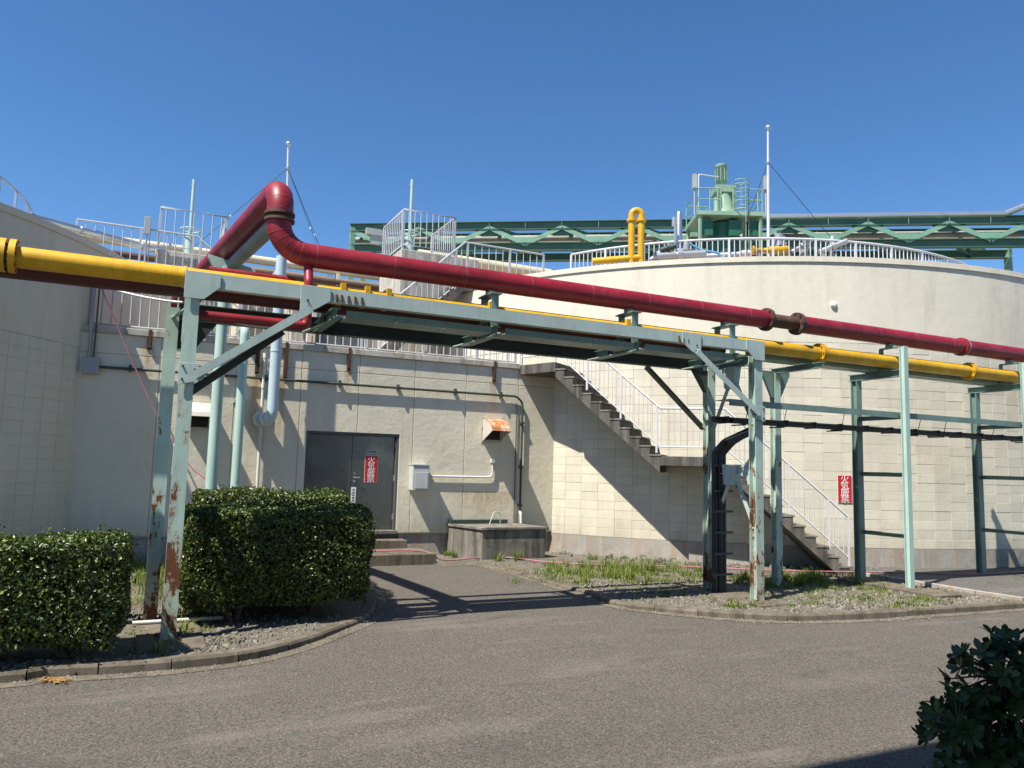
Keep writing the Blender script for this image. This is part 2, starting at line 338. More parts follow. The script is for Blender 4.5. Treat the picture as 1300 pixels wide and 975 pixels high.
def text_mesh(ch, size, mat, loc, parent, rotz=0., name='character', bold=0.):
    cu_ = bpy.data.curves.new('t', 'FONT'); cu_.body = ch; cu_.size = size; cu_.align_x = 'CENTER'; cu_.align_y = 'CENTER'; cu_.extrude = .001; cu_.offset = bold*size
    o = bpy.data.objects.new('t', cu_); COL.objects.link(o); bpy.context.view_layer.update()
    me = bpy.data.meshes.new_from_object(o.evaluated_get(bpy.context.evaluated_depsgraph_get())); bpy.data.objects.remove(o)
    me.materials.clear(); me.materials.append(MAT[mat]); return inst(name, me, parent, loc, (math.pi/2, 0, rotz))
# ================================================================== GROUND
def smooth(a, b, t): t = min(1, max(0, (t-a)/(b-a))); return t*t*(3-2*t)
def road_z(y): return -.10+.055*smooth(6.5, 10., y)+.035*smooth(10., 13.8, y)
m = MB(); ys = [-150, -60, -20, -5]+[i*.5 for i in range(0, 34)]+[20, 30, 60, 150, 400]; xs = [-400, -150, -60, -20, -8, -4, 0, 2, 4, 6, 8, 12, 16, 24, 40, 80, 180, 400]
vs = [(x, y, road_z(y)-(.0 if y < 20 else .0)) for y in ys for x in xs]; n = len(xs)
m.add(vs, [(j*n+i, j*n+i+1, (j+1)*n+i+1, (j+1)*n+i) for j in range(len(ys)-1) for i in range(n-1)], True)
m.build('road', 'asphalt', kind='structure')
def resample(pts, step):
    out = [pts[0]]; 
    for a, b in zip(pts[:-1], pts[1:]):
        k = max(1, round((b-a).length/step))
        out += [a.lerp(b, i/k) for i in range(1, k+1)]
    return out
def catmull(P, n=6):
    out = []
    for i in range(len(P)-1):
        p0, p1, p2, p3 = P[max(i-1, 0)], P[i], P[i+1], P[min(i+2, len(P)-1)]
        for k in range(n):
            t = k/n; out.append(.5*((2*p1)+(p2-p0)*t+(2*p0-5*p1+4*p2-p3)*t*t+(3*p1-p0-3*p2+p3)*t**3))
    return out+[P[-1]]
def kerb(name, pts, inward, ln=.6, wd=.14, top=.015):
    root = bpy.data.objects.new(name, None); COL.objects.link(root); root['kind'] = 'structure'
    line = catmull(pts, 10); L_ = [0]
    for a, b in zip(line[:-1], line[1:]): L_.append(L_[-1]+(b-a).length)
    def pt(d):
        i = max(0, min(len(line)-2, int(np.searchsorted(L_, d))-1)); f = (d-L_[i])/max(1e-6, L_[i+1]-L_[i]); return line[i].lerp(line[i+1], min(1, max(0, f)))
    k = max(1, round(L_[-1]/ln)); edge = []
    for i in range(k):
        a, b = pt(L_[-1]*i/k), pt(L_[-1]*(i+1)/k); d = (b-a).normalized(); nrm = V((-d.y, d.x, 0))*inward; gap = d*.006
        jz = random.uniform(-.006, .008); jn = nrm*random.uniform(-.008, .008); nsub = 3; mm = MB(); A = []
        for q in range(nsub+1): A.append(pt(L_[-1]*(i+q/nsub)/k)+jn)
        A[0] = A[0]+gap; A[-1] = A[-1]-gap; vs = []
        for p in A:
            zt = top+jz
            for off, z in ((-.01, -.2), (0, zt-.025), (.02, zt), (wd-.01, zt), (wd, zt-.02), (wd, -.2)): vs.append(p.xy.to_3d()+nrm*off+V((0, 0, z)))
        fs = [(q*6+j, q*6+j+1, q*6+7+j, q*6+6+j) for q in range(nsub) for j in range(5)]
        mm.add(vs, fs+[(0, 1, 2, 3, 4, 5), tuple(range(nsub*6+5, nsub*6-1, -1))]); mm.build('kerb_stone', 'kerb_concrete', root)
    gm = MB(); ln2 = [pt(L_[-1]*q/(k*3)) for q in range(k*3+1)]; vs = []
    for j, p in enumerate(ln2):
        d = (ln2[min(j+1, len(ln2)-1)]-ln2[max(j-1, 0)]).normalized(); nrm = V((-d.y, d.x, 0))*inward
        for off in (.0, -.16): q = p.xy.to_3d()+nrm*off; vs.append((q.x, q.y, road_z(q.y)+.005))
    gm.add(vs, [(2*j, 2*j+1, 2*j+3, 2*j+2) for j in range(len(ln2)-1)]); gm.build('gutter', 'kerb_concrete', root)
    return line
LK = [gz(*p) for p in [(0, 856), (46, 850), (144, 845), (236, 838), (320, 828), (385, 812), (440, 793)]]
LK = [V((-5.5, LK[0].y+1.0, 0)), V((-2.8, LK[0].y+.35, 0))]+LK+[V((2.75, 9.75, 0)), V((3.1, 10.8, 0)), V((3.25, 12.2, 0)), V((3.3, 13.9, 0))]
lk_line = kerb('kerb', LK, 1)
RK = [V((5.25, 14.12, 0)), gz(600, 716), gz(650, 726), gz(700, 740), gz(742, 751), gz(780, 765), gz(840, 772), gz(900, 777), gz(960, 780), gz(1020, 781), gz(1112, 778), gz(1180, 773), gz(1300, 765), gz(1400, 757), V((18, 6.9, 0)), V((24, 6.9, 0))]
rk_line = kerb('kerb', RK, 1)
def bed(name, outline, res=.35):
    bm = bmesh.new(); vs = [bm.verts.new((p.x, p.y, 0)) for p in outline]; bm.faces.new(vs)
    bmesh.ops.triangulate(bm, faces=bm.faces[:])
    for _ in range(3): bmesh.ops.subdivide_edges(bm, edges=[e for e in bm.edges if e.calc_length() > res], cuts=1); bmesh.ops.triangulate(bm, faces=bm.faces[:])
    me = bpy.data.meshes.new(name)
    bedge = {v for e in bm.edges if len(e.link_faces) == 1 for v in e.verts}
    for v in bm.verts:
        if v not in bedge: v.co.z += random.uniform(-.008, .012)
        else: v.co.z -= .01
    for f in bm.faces: f.smooth = True
    bmesh.ops.recalc_face_normals(bm, faces=bm.faces[:]); 
    if sum(f.normal.z for f in bm.faces) < 0: bmesh.ops.reverse_faces(bm, faces=bm.faces[:])
    bm.to_mesh(me); bm.free(); o = bpy.data.objects.new(name, me); COL.objects.link(o); me.materials.append(MAT['soil']); o['kind'] = 'structure'; return o
def inset(line, d):
    out = []
    for j, p in enumerate(line):
        t = (line[min(j+1, len(line)-1)]-line[max(j-1, 0)]).normalized(); out.append(p+V((-t.y, t.x, 0))*d)
    return out
lin = inset(lk_line, .12); rin = inset(rk_line, .12)
bed_left = bed('planting_bed', lin[::3]+[V((3.15, 15.8, 0)), V((-5.5, 15.8, 0))])
bed_right = bed('planting_bed', rin[::3]+[V((24, 12, 0)), V((17, 10.7, 0)), V((13, 11.9, 0)), V((10.5, 13.9, 0)), V((8.8, 15.9, 0)), V((5.2, 15.9, 0))])
# asphalt path beside the tank, with a pale concrete edge
PE = [gz(*p, .03) for p in [(1098, 729), (1150, 737), (1192, 744), (1240, 752), (1300, 761), (1400, 768)]]
m = MB(); back = [V((11.9, 11.6, .045)), V((24, 11.6, .045)), V((24, 8.0, .045))]
poly = [V((p.x, p.y, .045)) for p in PE[:5]]+[V((16.4, 7.75, .045)), V((24, 7.75, .045)), V((24, 11.3, .045)), V((12.6, 11.6, .045))]
m.add([*poly], [tuple(range(len(poly)))]); path = m.build('pavement', 'path_asphalt', kind='structure')
em = MB(); PL = [V((p.x, p.y, .0)) for p in PE[:5]]+[V((16.4, 7.75, 0)), V((24, 7.75, 0))]
for a, b in zip(PL[:-1], PL[1:]):
    k = max(1, round((b-a).length/.6))
    for i in range(k):
        q0, q1 = a.lerp(b, i/k+.006), a.lerp(b, (i+1)/k-.006); MB().bar(q0+V((0, 0, .0)), q1+V((0, 0, .0)), .09, .12).build('edging_stone', 'plinth_concrete', path, bevel=.008)
# ================================================================== PUMP HOUSE between the tanks
YW = 15.72; ZT = 4.13
house = thing('pump_house', 'cream rendered pump house wall with dark steel double door between the two tanks', 'building', (3.9, YW, 0))
DX0, DX1, DZ0, DZ1 = 2.96, 4.90, .53, 2.52
m = MB(); m.box(-1.6, DX0, YW+.018, YW+.35, .45, ZT-.002); m.box(DX1, 9.2, YW+.018, YW+.35, .45, ZT-.002); m.box(DX0+.0005, DX1-.0005, YW+.018, YW+.35, DZ1, ZT-.002)
m.box(DX0+.0005, DX1-.0005, YW+.2, YW+.35, .45, DZ1-.001); m.build('wall', 'house_wall', house)
m = MB(); m.box(-1.55, 2.9, YW+.05, YW+.34, -.2, .449); m.box(4.96, 9.1, YW+.05, YW+.34, -.2, .449); m.box(2.901, 4.959, YW+.1, YW+.34, -.2, .449); m.build('plinth', 'plinth_concrete', house)
GX = [-1.6, .2, 1.55, 2.8, 3.98, 5.19, 6.38, 7.67, 9.1]; g = .007; d = V((0, .03, 0))
for a, b in zip(GX[:-1], GX[1:]):
    a += g; b -= g
    MB().prism([(a, YW, 3.76+g), (b, YW, 3.76+g), (b, YW, ZT), (a, YW, ZT)], d).build('wall_panel', 'house_wall', house, bevel=.005)
    z0, z1 = .47, 3.76-g
    if a < 3 < b: poly = [(a, z0), (DX0, z0), (DX0, DZ1), (b, DZ1), (b, z1), (a, z1)]
    elif a < 4.5 < b: poly = [(a, DZ1), (DX1, DZ1), (DX1, z0), (b, z0), (b, z1), (a, z1)]
    else: poly = [(a, z0), (b, z0), (b, z1), (a, z1)]
    MB().prism([(x, YW, z) for x, z in poly], d).build('wall_panel', 'house_wall', house, bevel=.005)
MB().box(-1.6, 7.68, YW-.05, YW+.34, ZT, 4.255).build('coping', 'pale_concrete', house, bevel=.012)
MB().box(-3, 12, YW+.36, 30, 3.6, 4.0).build('roof_deck', 'plinth_concrete', house)
MB().box(-.5, 9, 29.5, 29.9, 0, 3.6).build('rear_wall', 'house_wall', house)
# door: frame, two leaves
fr = MB(); fr.box(DX0, DX0+.05, YW+.02, YW+.19, DZ0, DZ1-.051); fr.box(DX1-.05, DX1, YW+.02, YW+.19, DZ0, DZ1-.051); fr.box(DX0, DX1, YW+.02, YW+.19, DZ1-.05, DZ1); fr.build('door_frame', 'dark_door', house)
for s_, (a, b) in enumerate(((DX0+.055, 3.925), (3.935, DX1-.055))):
    lf = MB().box(a, b, YW+.12, YW+.165, DZ0+.012, DZ1-.056).build('door_leaf', 'stainless_door', house, bevel=.003)
    if s_:
        h = MB(); h.tube([(4.0, YW+.118, 1.60), (4.0, YW+.06, 1.60)], .017, 8); h.tube([(3.995, YW+.065, 1.60), (4.10, YW+.065, 1.595)], .011, 8); h.tube([(4.0, YW+.118, 1.52), (4.0, YW+.10, 1.52)], .022, 10); h.tube([(4.0, YW+.118, 1.68), (4.0, YW+.09, 1.68)], .015, 8); h.build('door_handle', 'galvanised', lf)
        for z in (.80, 1.6, 2.3): MB().tube([(b+.004, YW+.105, z-.06), (b+.004, YW+.105, z+.06)], .014, 8).build('hinge', 'galvanised', lf)
MB().box(DX0, DX1, YW-.12, YW+.19, .455, .528).build('threshold', 'dark_concrete', house, bevel=.01)
MB().box(2.7, 5.02, YW-.45, YW+.04, -.1, .36).build('door_step', 'kerb_concrete', house, bevel=.015)
MB().box(2.2, 5.28, 14.25, YW-.45, -.1, .20).build('door_platform', 'kerb_concrete', house, bevel=.02)
# signs
def fire_sign(cx, y, z0, z1, wd, label, rotz=0., base=None):
    c = V((cx, y, (z0+z1)/2)); rx = V((math.cos(rotz), math.sin(rotz), 0)); nn = V((math.sin(rotz), -math.cos(rotz), 0))
    root = thing('warning_sign', label, 'sign', (cx, y, z0)); h = z1-z0
    MB().bar(c-rx*wd/2, c+rx*wd/2, .004, h).build('plate', 'sign_white', root)
    MB().bar(c-rx*(wd/2-.008)+nn*.003, c+rx*(wd/2-.008)+nn*.003, .004, h-.016).build('red_face', 'sign_red', root)
    for i, ch in enumerate('火気厳禁'): text_mesh(ch, wd*.62, 'sign_white', c+nn*.0075+V((0, 0, h*(.335-.237*i))), root, rotz)
    return root
fire_sign(4.345, YW+.117, 1.50, 2.06, .275, 'red vertical no-fire sign with white characters on the steel door')
p = thing('name_plate', 'small pale name plate fixed above the red sign on the steel door', 'plate', (4.35, YW+.117, 2.10))
MB().box(4.25, 4.45, YW+.111, YW+.119, 2.10, 2.18).build('plate', 'light_grey_box', p)
for k in range(4): MB().box(4.27+k*.042, 4.30+k*.042, YW+.109, YW+.1105, 2.122, 2.158).build('mark', 'sign_black', p)
p = thing('door_label', 'narrow white vertical label with black marks under the door handle', 'label', (3.99, YW+.117, 1.05))
MB().box(3.945, 4.045, YW+.112, YW+.119, 1.05, 1.40).build('plate', 'sign_white', p)
for k in range(6):
    z = 1.36-k*.055; q = MB(); q.box(3.97, 4.02, YW+.110, YW+.1115, z-.012, z); q.box(3.975, 3.985, YW+.110, YW+.1115, z-.034, z-.013); q.box(4.0, 4.015, YW+.110, YW+.1115, z-.034, z-.016)
    if k % 2: q.box(3.986, 3.999, YW+.110, YW+.1115, z-.03, z-.022)
    q.build('mark', 'sign_black', p)
# vent hoods
def hood(x0, x1, z0, z1, label, topmat):
    root = thing('vent_hood', label, 'vent', ((x0+x1)/2, YW, z0), 'vent hoods on the pump house wall'); h = z1-z0
    prof = [(0, 1), (.12, .99), (.27, .93), (.40, .80), (.50, .60), (.53, .44)]
    for x in (x0, x1-.012): MB().prism([(x, YW-.002, z0)]+[(x, YW-dd, z0+h*zz) for dd, zz in prof[::-1]], (.012, 0, 0)).build('side_panel', 'hood_paint', root)
    q = MB(); vs = []
    for x in (x0-.004, x1+.004):
        for dd, zz in prof: vs.append((x, YW-dd, z0+h*zz+.004))
    n_ = len(prof); q.add(vs, [(i, i+1, n_+i+1, n_+i) for i in range(n_-1)]); top = q.build('top_sheet', topmat, root); sd = top.modifiers.new('s', 'SOLIDIFY'); sd.thickness = .008
    q = MB(); q.box(x0-.03, x1+.03, YW-.012, YW-.001, z0-.03, z1+.03); q.build('back_plate', 'hood_paint', root)
    MB().box(x0+.03, x1-.03, YW-.02, YW-.013, z0+.04, z1-.05).build('shade_plate', 'sign_black', root)  # black plate, darkness inside the vent put in as colour
    return root
hood(6.80, 7.25, 2.45, 2.95, 'vent hood with orange rusty top above the concrete pit', 'hood_rust')
hood(.70, 1.13, 2.45, 2.95, 'plain pale vent hood behind the pale green pipe posts', 'hood_paint')
# cabinet, conduits
cab = thing('switch_box', 'light grey switch box on the wall right of the steel door', 'box', (5.33, YW, 1.36))
MB().box(5.14, 5.50, YW-.26, YW-.001, 1.36, 1.88).build('body', 'light_grey_box', cab, bevel=.008)
MB().box(5.13, 5.51, YW-.275, YW-.0005, 1.882, 1.90).build('rain_cap', 'light_grey_box', cab)
MB().box(5.19, 5.47, YW-.268, YW-.261, 1.40, 1.74).build('door_panel', 'light_grey_box', cab, bevel=.004)
MB().tube(bend([(5.5, YW-.05, 1.66), (7.05, YW-.05, 1.66), (7.05, YW-.05, 1.98)], .12), .022, 8).build('conduit', 'white_rail', cab)
MB().box(7.01, 7.09, YW-.09, YW-.001, 1.98, 2.07).build('outlet_box', 'light_grey_box', cab)
cdt = thing('wall_conduit', 'thin dark conduit running along the pump house wall and down beside the pit', 'conduit', (7.75, YW, .6))
MB().tube(bend([(-.82, YW-.06, 3.50), (7.6, YW-.06, 3.50), (7.75, YW-.06, 3.36), (7.75, YW-.06, .62)], .22), .026, 8).build('pipe', 'dark_steel', cdt)
MB().tube([(7.62, YW-.03, 3.3), (7.62, YW-.03, .64)], .012, 6).build('wire', 'dark_steel', cdt)
for x in (-.3, .9, 2.1, 3.56, 4.8, 6.1, 7.2): MB().box(x-.02, x+.02, YW-.10, YW-.001, 3.45, 3.57).build('clip', 'dark_steel', cdt)
for z in (2.9, 1.9, 1.05): MB().box(7.71, 7.79, YW-.1, YW-.001, z-.02, z+.02).build('clip', 'dark_steel', cdt)
jb = thing('junction_box', 'grey junction box at the top corner beside the left tank', 'box', (-.92, YW, 3.4))
MB().box(-1.06, -.80, YW-.12, YW-.001, 3.36, 3.66).build('body', 'grey_box', jb, bevel=.01)
MB().tube([(-.98, YW-.06, 3.66), (-.98, YW-.06, 5.3)], .028, 8).build('conduit', 'grey_box', jb)
MB().tube([(-.90, YW-.06, 3.66), (-.90, YW-.06, 5.25)], .014, 8).build('conduit', 'dark_steel', jb)
pv = thing('vent_pipe', 'thin white plastic vent pipe up the wall left of the door', 'pipe', (2.05, YW-.06, .5))
pvx = 2.06
MB().tube([(pvx, YW-.07, .45), (pvx, YW-.07, 4.0)], .03, 10).build('pipe', 'white_pvc', pv)
for z in (3.95, 3.35, 2.4, 1.3): MB().tube([(pvx, YW-.07, z-.05), (pvx, YW-.07, z+.05)], .04, 10).build('coupling', 'white_pvc', pv)
for z in (3.3, 1.25): MB().box(pvx-.02, pvx+.02, YW-.07, YW-.001, z-.012, z+.012).build('clip', 'galvanised', pv)
# rain gauge bracket bits: rusty plates under the deck railing
bp = thing('drain_downpipe', 'pale blue drain pipe dropping from above and turning into the wall', 'pipe', (2.22, 15.35, 2.6))
MB().tube(bend([(2.22, 15.35, 5.9), (2.22, 15.35, 2.70), (2.0, YW+.01, 2.70)], .16), .105, 16).build('pipe', 'pale_blue_pipe', bp)
MB().tube([(2.04, YW-.09, 2.70), (2.01, YW-.05, 2.70)], .15, 16).build('wall_flange', 'white_pvc', bp)
MB().tube([(2.15, 15.47, 2.70), (2.12, 15.52, 2.70)], .13, 16).build('coupling', 'white_pvc', bp)
MB().tube([(2.22, 15.35, 4.0), (2.22, 15.35, 4.04)], .112, 16).build('coupling', 'pale_blue_pipe', bp)
MB().tube([(2.22, 15.35, 5.6), (2.22, 19.0, 5.6)], .10, 14).build('branch', 'pale_blue_pipe', bp)
# concrete pit
pit = thing('concrete_pit', 'square dark concrete pit with a flat cover against the wall under the rusty hood', 'pit', (7.1, 15.1, 0))
MB().prism([(6.38, 14.6, -.2), (7.86, 14.62, -.2), (7.55, 15.705, -.2), (6.05, 15.705, -.2)], (0, 0, .8)).build('body', 'dark_concrete', pit, bevel=.015)
MB().prism([(6.35, 14.56, .602), (7.90, 14.58, .602), (7.60, 15.71, .602), (6.02, 15.71, .602)], (0, 0, .055)).build('cover', 'dark_concrete', pit, bevel=.008)
MB().box(6.06, 7.4, 15.55, 15.715, .661, .74).build('kerb_strip', 'dark_steel', pit)
MB().tube(bend([(6.85, 15.3, .66), (6.95, 15.3, .95), (7.12, 15.35, .9), (7.15, 15.4, .66)], .1), .009, 6).build('loop_wire', 'white_cable', pit)
MB().tube(bend([(7.70, 15.5, .66), (7.70, 15.52, .88), (7.75, 15.66, .9)], .06), .03, 8).build('pipe_stub', 'white_pvc', pit)
# ================================================================== TANKS
def block_mesh(R, wd, h, mat):
    a = wd/2; g = .002; m = MB(); vs = []
    for r, e in ((R-.01, 0), (R+.002, 0), (R+.006, .004)): vs += [(r, -a+g+e, g+e), (r, a-g-e, g+e), (r, a-g-e, h-g-e), (r, -a+g+e, h-g-e)]
    m.add(vs, [(l*4+i, l*4+(i+1) % 4, l*4+4+(i+1) % 4, l*4+4+i) for l in (0, 1) for i in range(4)]+[(8, 9, 10, 11)])
    o = m.build('concrete_block', mat); me = o.data; bpy.data.objects.remove(o); return me
def tank(label, cx, cy, R, zp, zb, zr, a0, a1, v0, v1, wmat, bmat, pmat, rows):
    root = thing('digester_tank', label, 'tank', (cx, cy, 0))
    NS = 160
    MB().lathe((cx, cy, 0), [(R+.03, -.3), (R+.03, zp)], NS).build('plinth', pmat, root)
    MB().lathe((cx, cy, 0), [(R, zp-.05), (R, zb)], NS).build('lower_wall', bmat, root)
    MB().lathe((cx, cy, 0), [(R+.01, zb), (R+.012, zr-.12)], NS).build('upper_wall', wmat, root)
    MB().lathe((cx, cy, 0), [(R+.012, zr-.119), (R+.045, zr-.117), (R+.045, zr), (R-.25, zr), (R-.25, zr-.3)], NS, smooth=False).build('rim', wmat, root)
    MB().lathe((cx, cy, 0), [(R-.2, zr-.12), (8.6, zr+.08), (5, zr+.9), (.02, zr+1.6)], 96).build('roof', 'plinth_concrete', root)
    h = (zb-zp)/rows; wd = .397; da = wd/R; bm_ = block_mesh(R, wd, h, bmat); n = int((a1-a0)/da); cells = []
    for i in range(n):
        t = a0+da*(i+.5); vis = v0 <= t <= v1
        for j in range(rows):
            px_ = V((cx+R*math.cos(t), cy+R*math.sin(t), zp+h*j)); cells.append(((0 if vis else 1), (px_-V(CAM)).length, t, zp+h*j))
    cells.sort(); me2 = [v.co.copy() for v in bm_.vertices]; fc = [tuple(p.vertices) for p in bm_.polygons]; rest = MB()
    for k, (_, _, t, z) in enumerate(cells):
        if k < 300 and not _:
            o = bpy.data.objects.new('concrete_block', bm_); COL.objects.link(o); o.parent = root; e_ = random.uniform(-.0035, .002); o.location = (e_*math.cos(t), e_*math.sin(t), z+random.uniform(-.0012, .0012)); o.rotation_euler = (random.uniform(-.004, .004)*0, 0, t+random.uniform(-.00012, .00012))
        else:
            c, s_ = math.cos(t), math.sin(t); e_ = random.uniform(-.0035, .002); rest.add([(cx+c*(v.x+e_)-s_*v.y, cy+s_*(v.x+e_)+c*v.y, v.z+z) for v in me2], fc)
    rest.build('blockwork', bmat, root, kind='stuff')
    return root
RC = (18.2, 21.8); RR = 11.35; LC = (-10.95, 21.3); LR = 11.3
D = math.radians
tankR = tank('sunlit cream concrete tank with the outside stair climbing its wall', *RC, RR, .42, 4.71, 6.58, D(208), D(292), D(211), D(269), 'tank_wall', 'tank_block', 'plinth_concrete', 22)
tankL = tank('shaded grey concrete tank rising behind the yellow pipe', *LC, LR, .42, 3.83, 5.80, D(-62), D(-12), D(-44), D(-26), 'tank_wall_grey', 'tank_wall_grey', 'plinth_concrete', 17)
def on_tank(x, y, R=RR):
    dd = ray(x, y); a = dd[0]**2+dd[1]**2; b = -2*(dd[0]*RC[0]+dd[1]*RC[1]); c = RC[0]**2+RC[1]**2-R*R; t = (-b-math.sqrt(b*b-4*a*c))/(2*a); return V(CAM+dd*t)
q = on_tank(1072.5, 620, RR+.02); ta = math.atan2(q.y-RC[1], q.x-RC[0])
fire_sign(q.x, q.y, 1.34, 1.91, .30, 'red vertical no-fire sign with white characters on the cream block wall', ta+math.pi/2)
def ringpts(c, r, a0, a1, z, n=60): return [V((c[0]+r*math.cos(D(a0+(a1-a0)*k/n)), c[1]+r*math.sin(D(a0+(a1-a0)*k/n)), z)) for k in range(n+1)]
railing('tank_railing', 'white railing curving round the top of the cream tank', ringpts(RC, 8.62, 205, 292, 6.66), 1.16, .135, 'white_rail', rb=.014, rp=.026, rtop=.032, low=.42, post_every=8)
railing('tank_railing', 'thin steel railing on the roof of the shaded grey tank', ringpts(LC, 8.15, -75, 25, 6.5, 40), 1.25, .85, 'galvanised', rb=.016, rp=.022, rtop=.022, low=.62, post_every=1, foot=.65)
q = on_tank(1058, 387, RR+.012); n_ = V((q.x-RC[0], q.y-RC[1], 0)).normalized(); MB().tube([q-n_*.02, q+n_*.03, q+n_*.06], [.07, .07, .03], 12).build('wall_cap', 'sign_white', tankR)
# ================================================================== OUTSIDE STAIR round the cream tank
stair = thing('concrete_stair', 'dark concrete stair with a mid landing climbing round the cream tank', 'staircase', (9.6, 13, 0))
RI, RO = RR+.02, 12.38
A0, A1, A2, A3 = D(215.0), D(225.75), D(231.7), D(242.6)
def cpt(r, a, z): return V((RC[0]+r*math.cos(a), RC[1]+r*math.sin(a), z))
def flight(a0, a1, zt, zb, n):
    dz = (zt-zb)/n; da = (a1-a0)/n; nose = []
    for i in range(n):
        b0, b1 = a0+da*i, a0+da*(i+1); z = zt-dz*(i+1); T = .24; vs = []
        for r in (RI, RO):
            for a, z_ in ((b0, z), (b1, z), (b1, max(-.1, z-dz*.5-T)), (b0, max(-.1, z+dz*.5-T))): vs.append(cpt(r, a, z_))
        q = MB(); q.add(vs, [(0, 1, 2, 3), (7, 6, 5, 4), (0, 4, 5, 1), (1, 5, 6, 2), (2, 6, 7, 3), (3, 7, 4, 0)]); st = q.build('step', 'stair_concrete', stair)
        e = .03/RO; q = MB(); vs = [cpt(r, a, z_) for z_ in (z+.002, z+.035) for r in (RI, RO+.012) for a in (b0-.002/RO, b1+e)]
        q.add(vs, [(0, 2, 3, 1), (4, 5, 7, 6), (0, 1, 5, 4), (2, 6, 7, 3), (0, 4, 6, 2), (1, 3, 7, 5)]); q.build('tread', 'dark_concrete', st)
    return dz
flight(A0, A1, 4.22, 2.20, 11); flight(A2, A3, 2.20, .12, 11)
q = MB(); npt = 5; vs = []
for z in (2.0, 2.2):
    for r in (RI, RO):
        for k in range(npt+1): vs.append(cpt(r, A1+(A2-A1)*k/npt, z))
N1 = npt+1
fs = [(N1+k, N1+k+1, 3*N1+k+1, 3*N1+k) for k in range(npt)]+[(2*N1+k, 3*N1+k, 3*N1+k+1, 2*N1+k+1) for k in range(npt)]+[(k, k+1, N1+k+1, N1+k) for k in range(npt)]+[(0, N1, 3*N1, 2*N1), (npt, 2*N1+npt, 3*N1+npt, N1+npt)]
q.add(vs, fs); q.build('landing', 'stair_concrete', stair, bevel=.012)
TL = [V((7.68, YW-.06, 4.0)), cpt(RO, A0-D(.6), 4.0), cpt(RO, A0, 4.0), cpt(RI, A0, 4.0), V((8.95, YW-.002, 4.0)), V((7.68, YW-.002, 4.0))]
MB().prism(TL, (0, 0, .22)).build('landing', 'stair_concrete', stair, bevel=.012)
MB().prism([V((7.69, YW+.002, 4.0)), V((8.95, YW+.002, 4.0)), V((8.6, 16.6, 4.0)), V((7.69, 16.6, 4.0))], (0, 0, .22)).build('landing', 'stair_concrete', stair)
rp_ = [V((7.72, YW-.02, 4.22)), cpt(RO-.06, A0-D(.5), 4.22)]+[cpt(RO-.06, A0+(A1-A0)*k/8, 4.22-2.02*k/8) for k in range(9)]+[cpt(RO-.06, A1+(A2-A1)*k/3, 2.2) for k in range(1, 4)]+[cpt(RO-.06, A2+(A3-A2)*k/8, 2.2-2.08*k/8) for k in range(1, 9)]
railing('stair_railing', 'white railing descending along the outside concrete stair', rp_, .98, .125, 'white_rail', rb=.0095, rp=.019, rtop=.021, low=.19, post_every=8)
# deck railing along the top of the pump house wall
railing('deck_railing', 'pale grey railing along the roof edge of the pump house', [V((-1.0, YW+.12, 4.25)), V((7.62, YW+.12, 4.25))], 1.0, .16, 'rail_paint', rb=.014, rp=.026, rtop=.024, low=.06, post_every=8)
railing('deck_railing', 'white railing beside the stair head at the tank end of the roof', [V((6.55, YW+.5, 4.05)), V((8.7, YW+.9, 4.05))], 1.15, .13, 'white_rail', rb=.011, rp=.02, rtop=.022, low=.32, post_every=9)
for k, (x, z0, z1, lab) in enumerate(((-.01, 3.92, 4.26, 'rusty bracket on the wall left of the rusted rack posts'), (1.93, 3.62, 4.26, 'rusty bracket on the wall just left of the thin white pipe'), (2.47, 3.55, 4.26, 'rusty bracket on the wall right of the pale blue pipe'), (3.74, 3.83, 4.26, 'rusty bracket on the wall above the steel door'), (7.04, 3.83, 4.26, 'rusty bracket on the wall above the rusty vent hood'))):
    q = MB(); q.box(x-.028, x+.028, YW-.062, YW-.02, z0, z1); q.box(x-.04, x+.04, YW-.02, YW-.0005, z0-.03, z1-.13); o = q.build('rusty_bracket', 'rust_metal', base=(x, YW, z0)); tag(o, lab, 'bracket', 'rusty brackets along the wall top')
# sloping support stay near the door
# ================================================================== PIPE RACK
YF, YB = 8.93, 10.0
rack = thing('pipe_rack', 'grey green steel pipe rack spanning the driveway on four rusty posts', 'rack', (4.4, 9.4, 0))
def hpost(x, y, z0, z1, mat, parent, name='post', wd=.145):
    q = MB(); h = wd/2; t = .012
    q.box(x-h, x+h, y-h, y-h+t, z0, z1); q.box(x-h, x+h, y+h-t, y+h, z0, z1); q.box(x-.006, x+.006, y-h+t, y+h-t, z0, z1)
    return q.build(name, mat, parent)
for x, y in ((.38, YF), (.22, YB), (8.38, YF), (8.38, YB)):
    if 1:
        po = hpost(x, y, .0, 3.68, 'post_paint', rack); MB().box(x-.14, x+.14, y-.14, y+.14, -.02, .02).build('base_plate', 'rust_metal', po)
        for sx in (-1, 1):
            for sy in (-1, 1): MB().tube([(x+sx*.11, y+sy*.11, .02), (x+sx*.11, y+sy*.11, .05)], .014, 6).build('bolt', 'rust_metal', po)
def beam(y, z0, z1, face, mat, name, x0=.29, x1=8.47, wd=.085):
    q = MB(); yo = y+face*.09
    q.box(x0, x1, min(yo, yo-face*.01), max(yo, yo-face*.01), z0, z1)
    for z in (z0, z1-.012): q.box(x0, x1, min(yo-face*.0101, yo-face*wd), max(yo-face*.0101, yo-face*wd), z, z+.012)
    return q.build(name, mat, rack)
beam(YF, 3.735, 3.895, -1, 'steel_paint', 'front_beam'); beam(YB, 3.55, 3.76, 1, 'dark_steel', 'back_beam')
def boltset(plate, pts, mat='rusty_flange', r=.013):
    for (x, z) in pts: MB().tube([(x, YF-.106, z), (x, YF-.124, z)], r, 6).build('bolt', mat, plate)
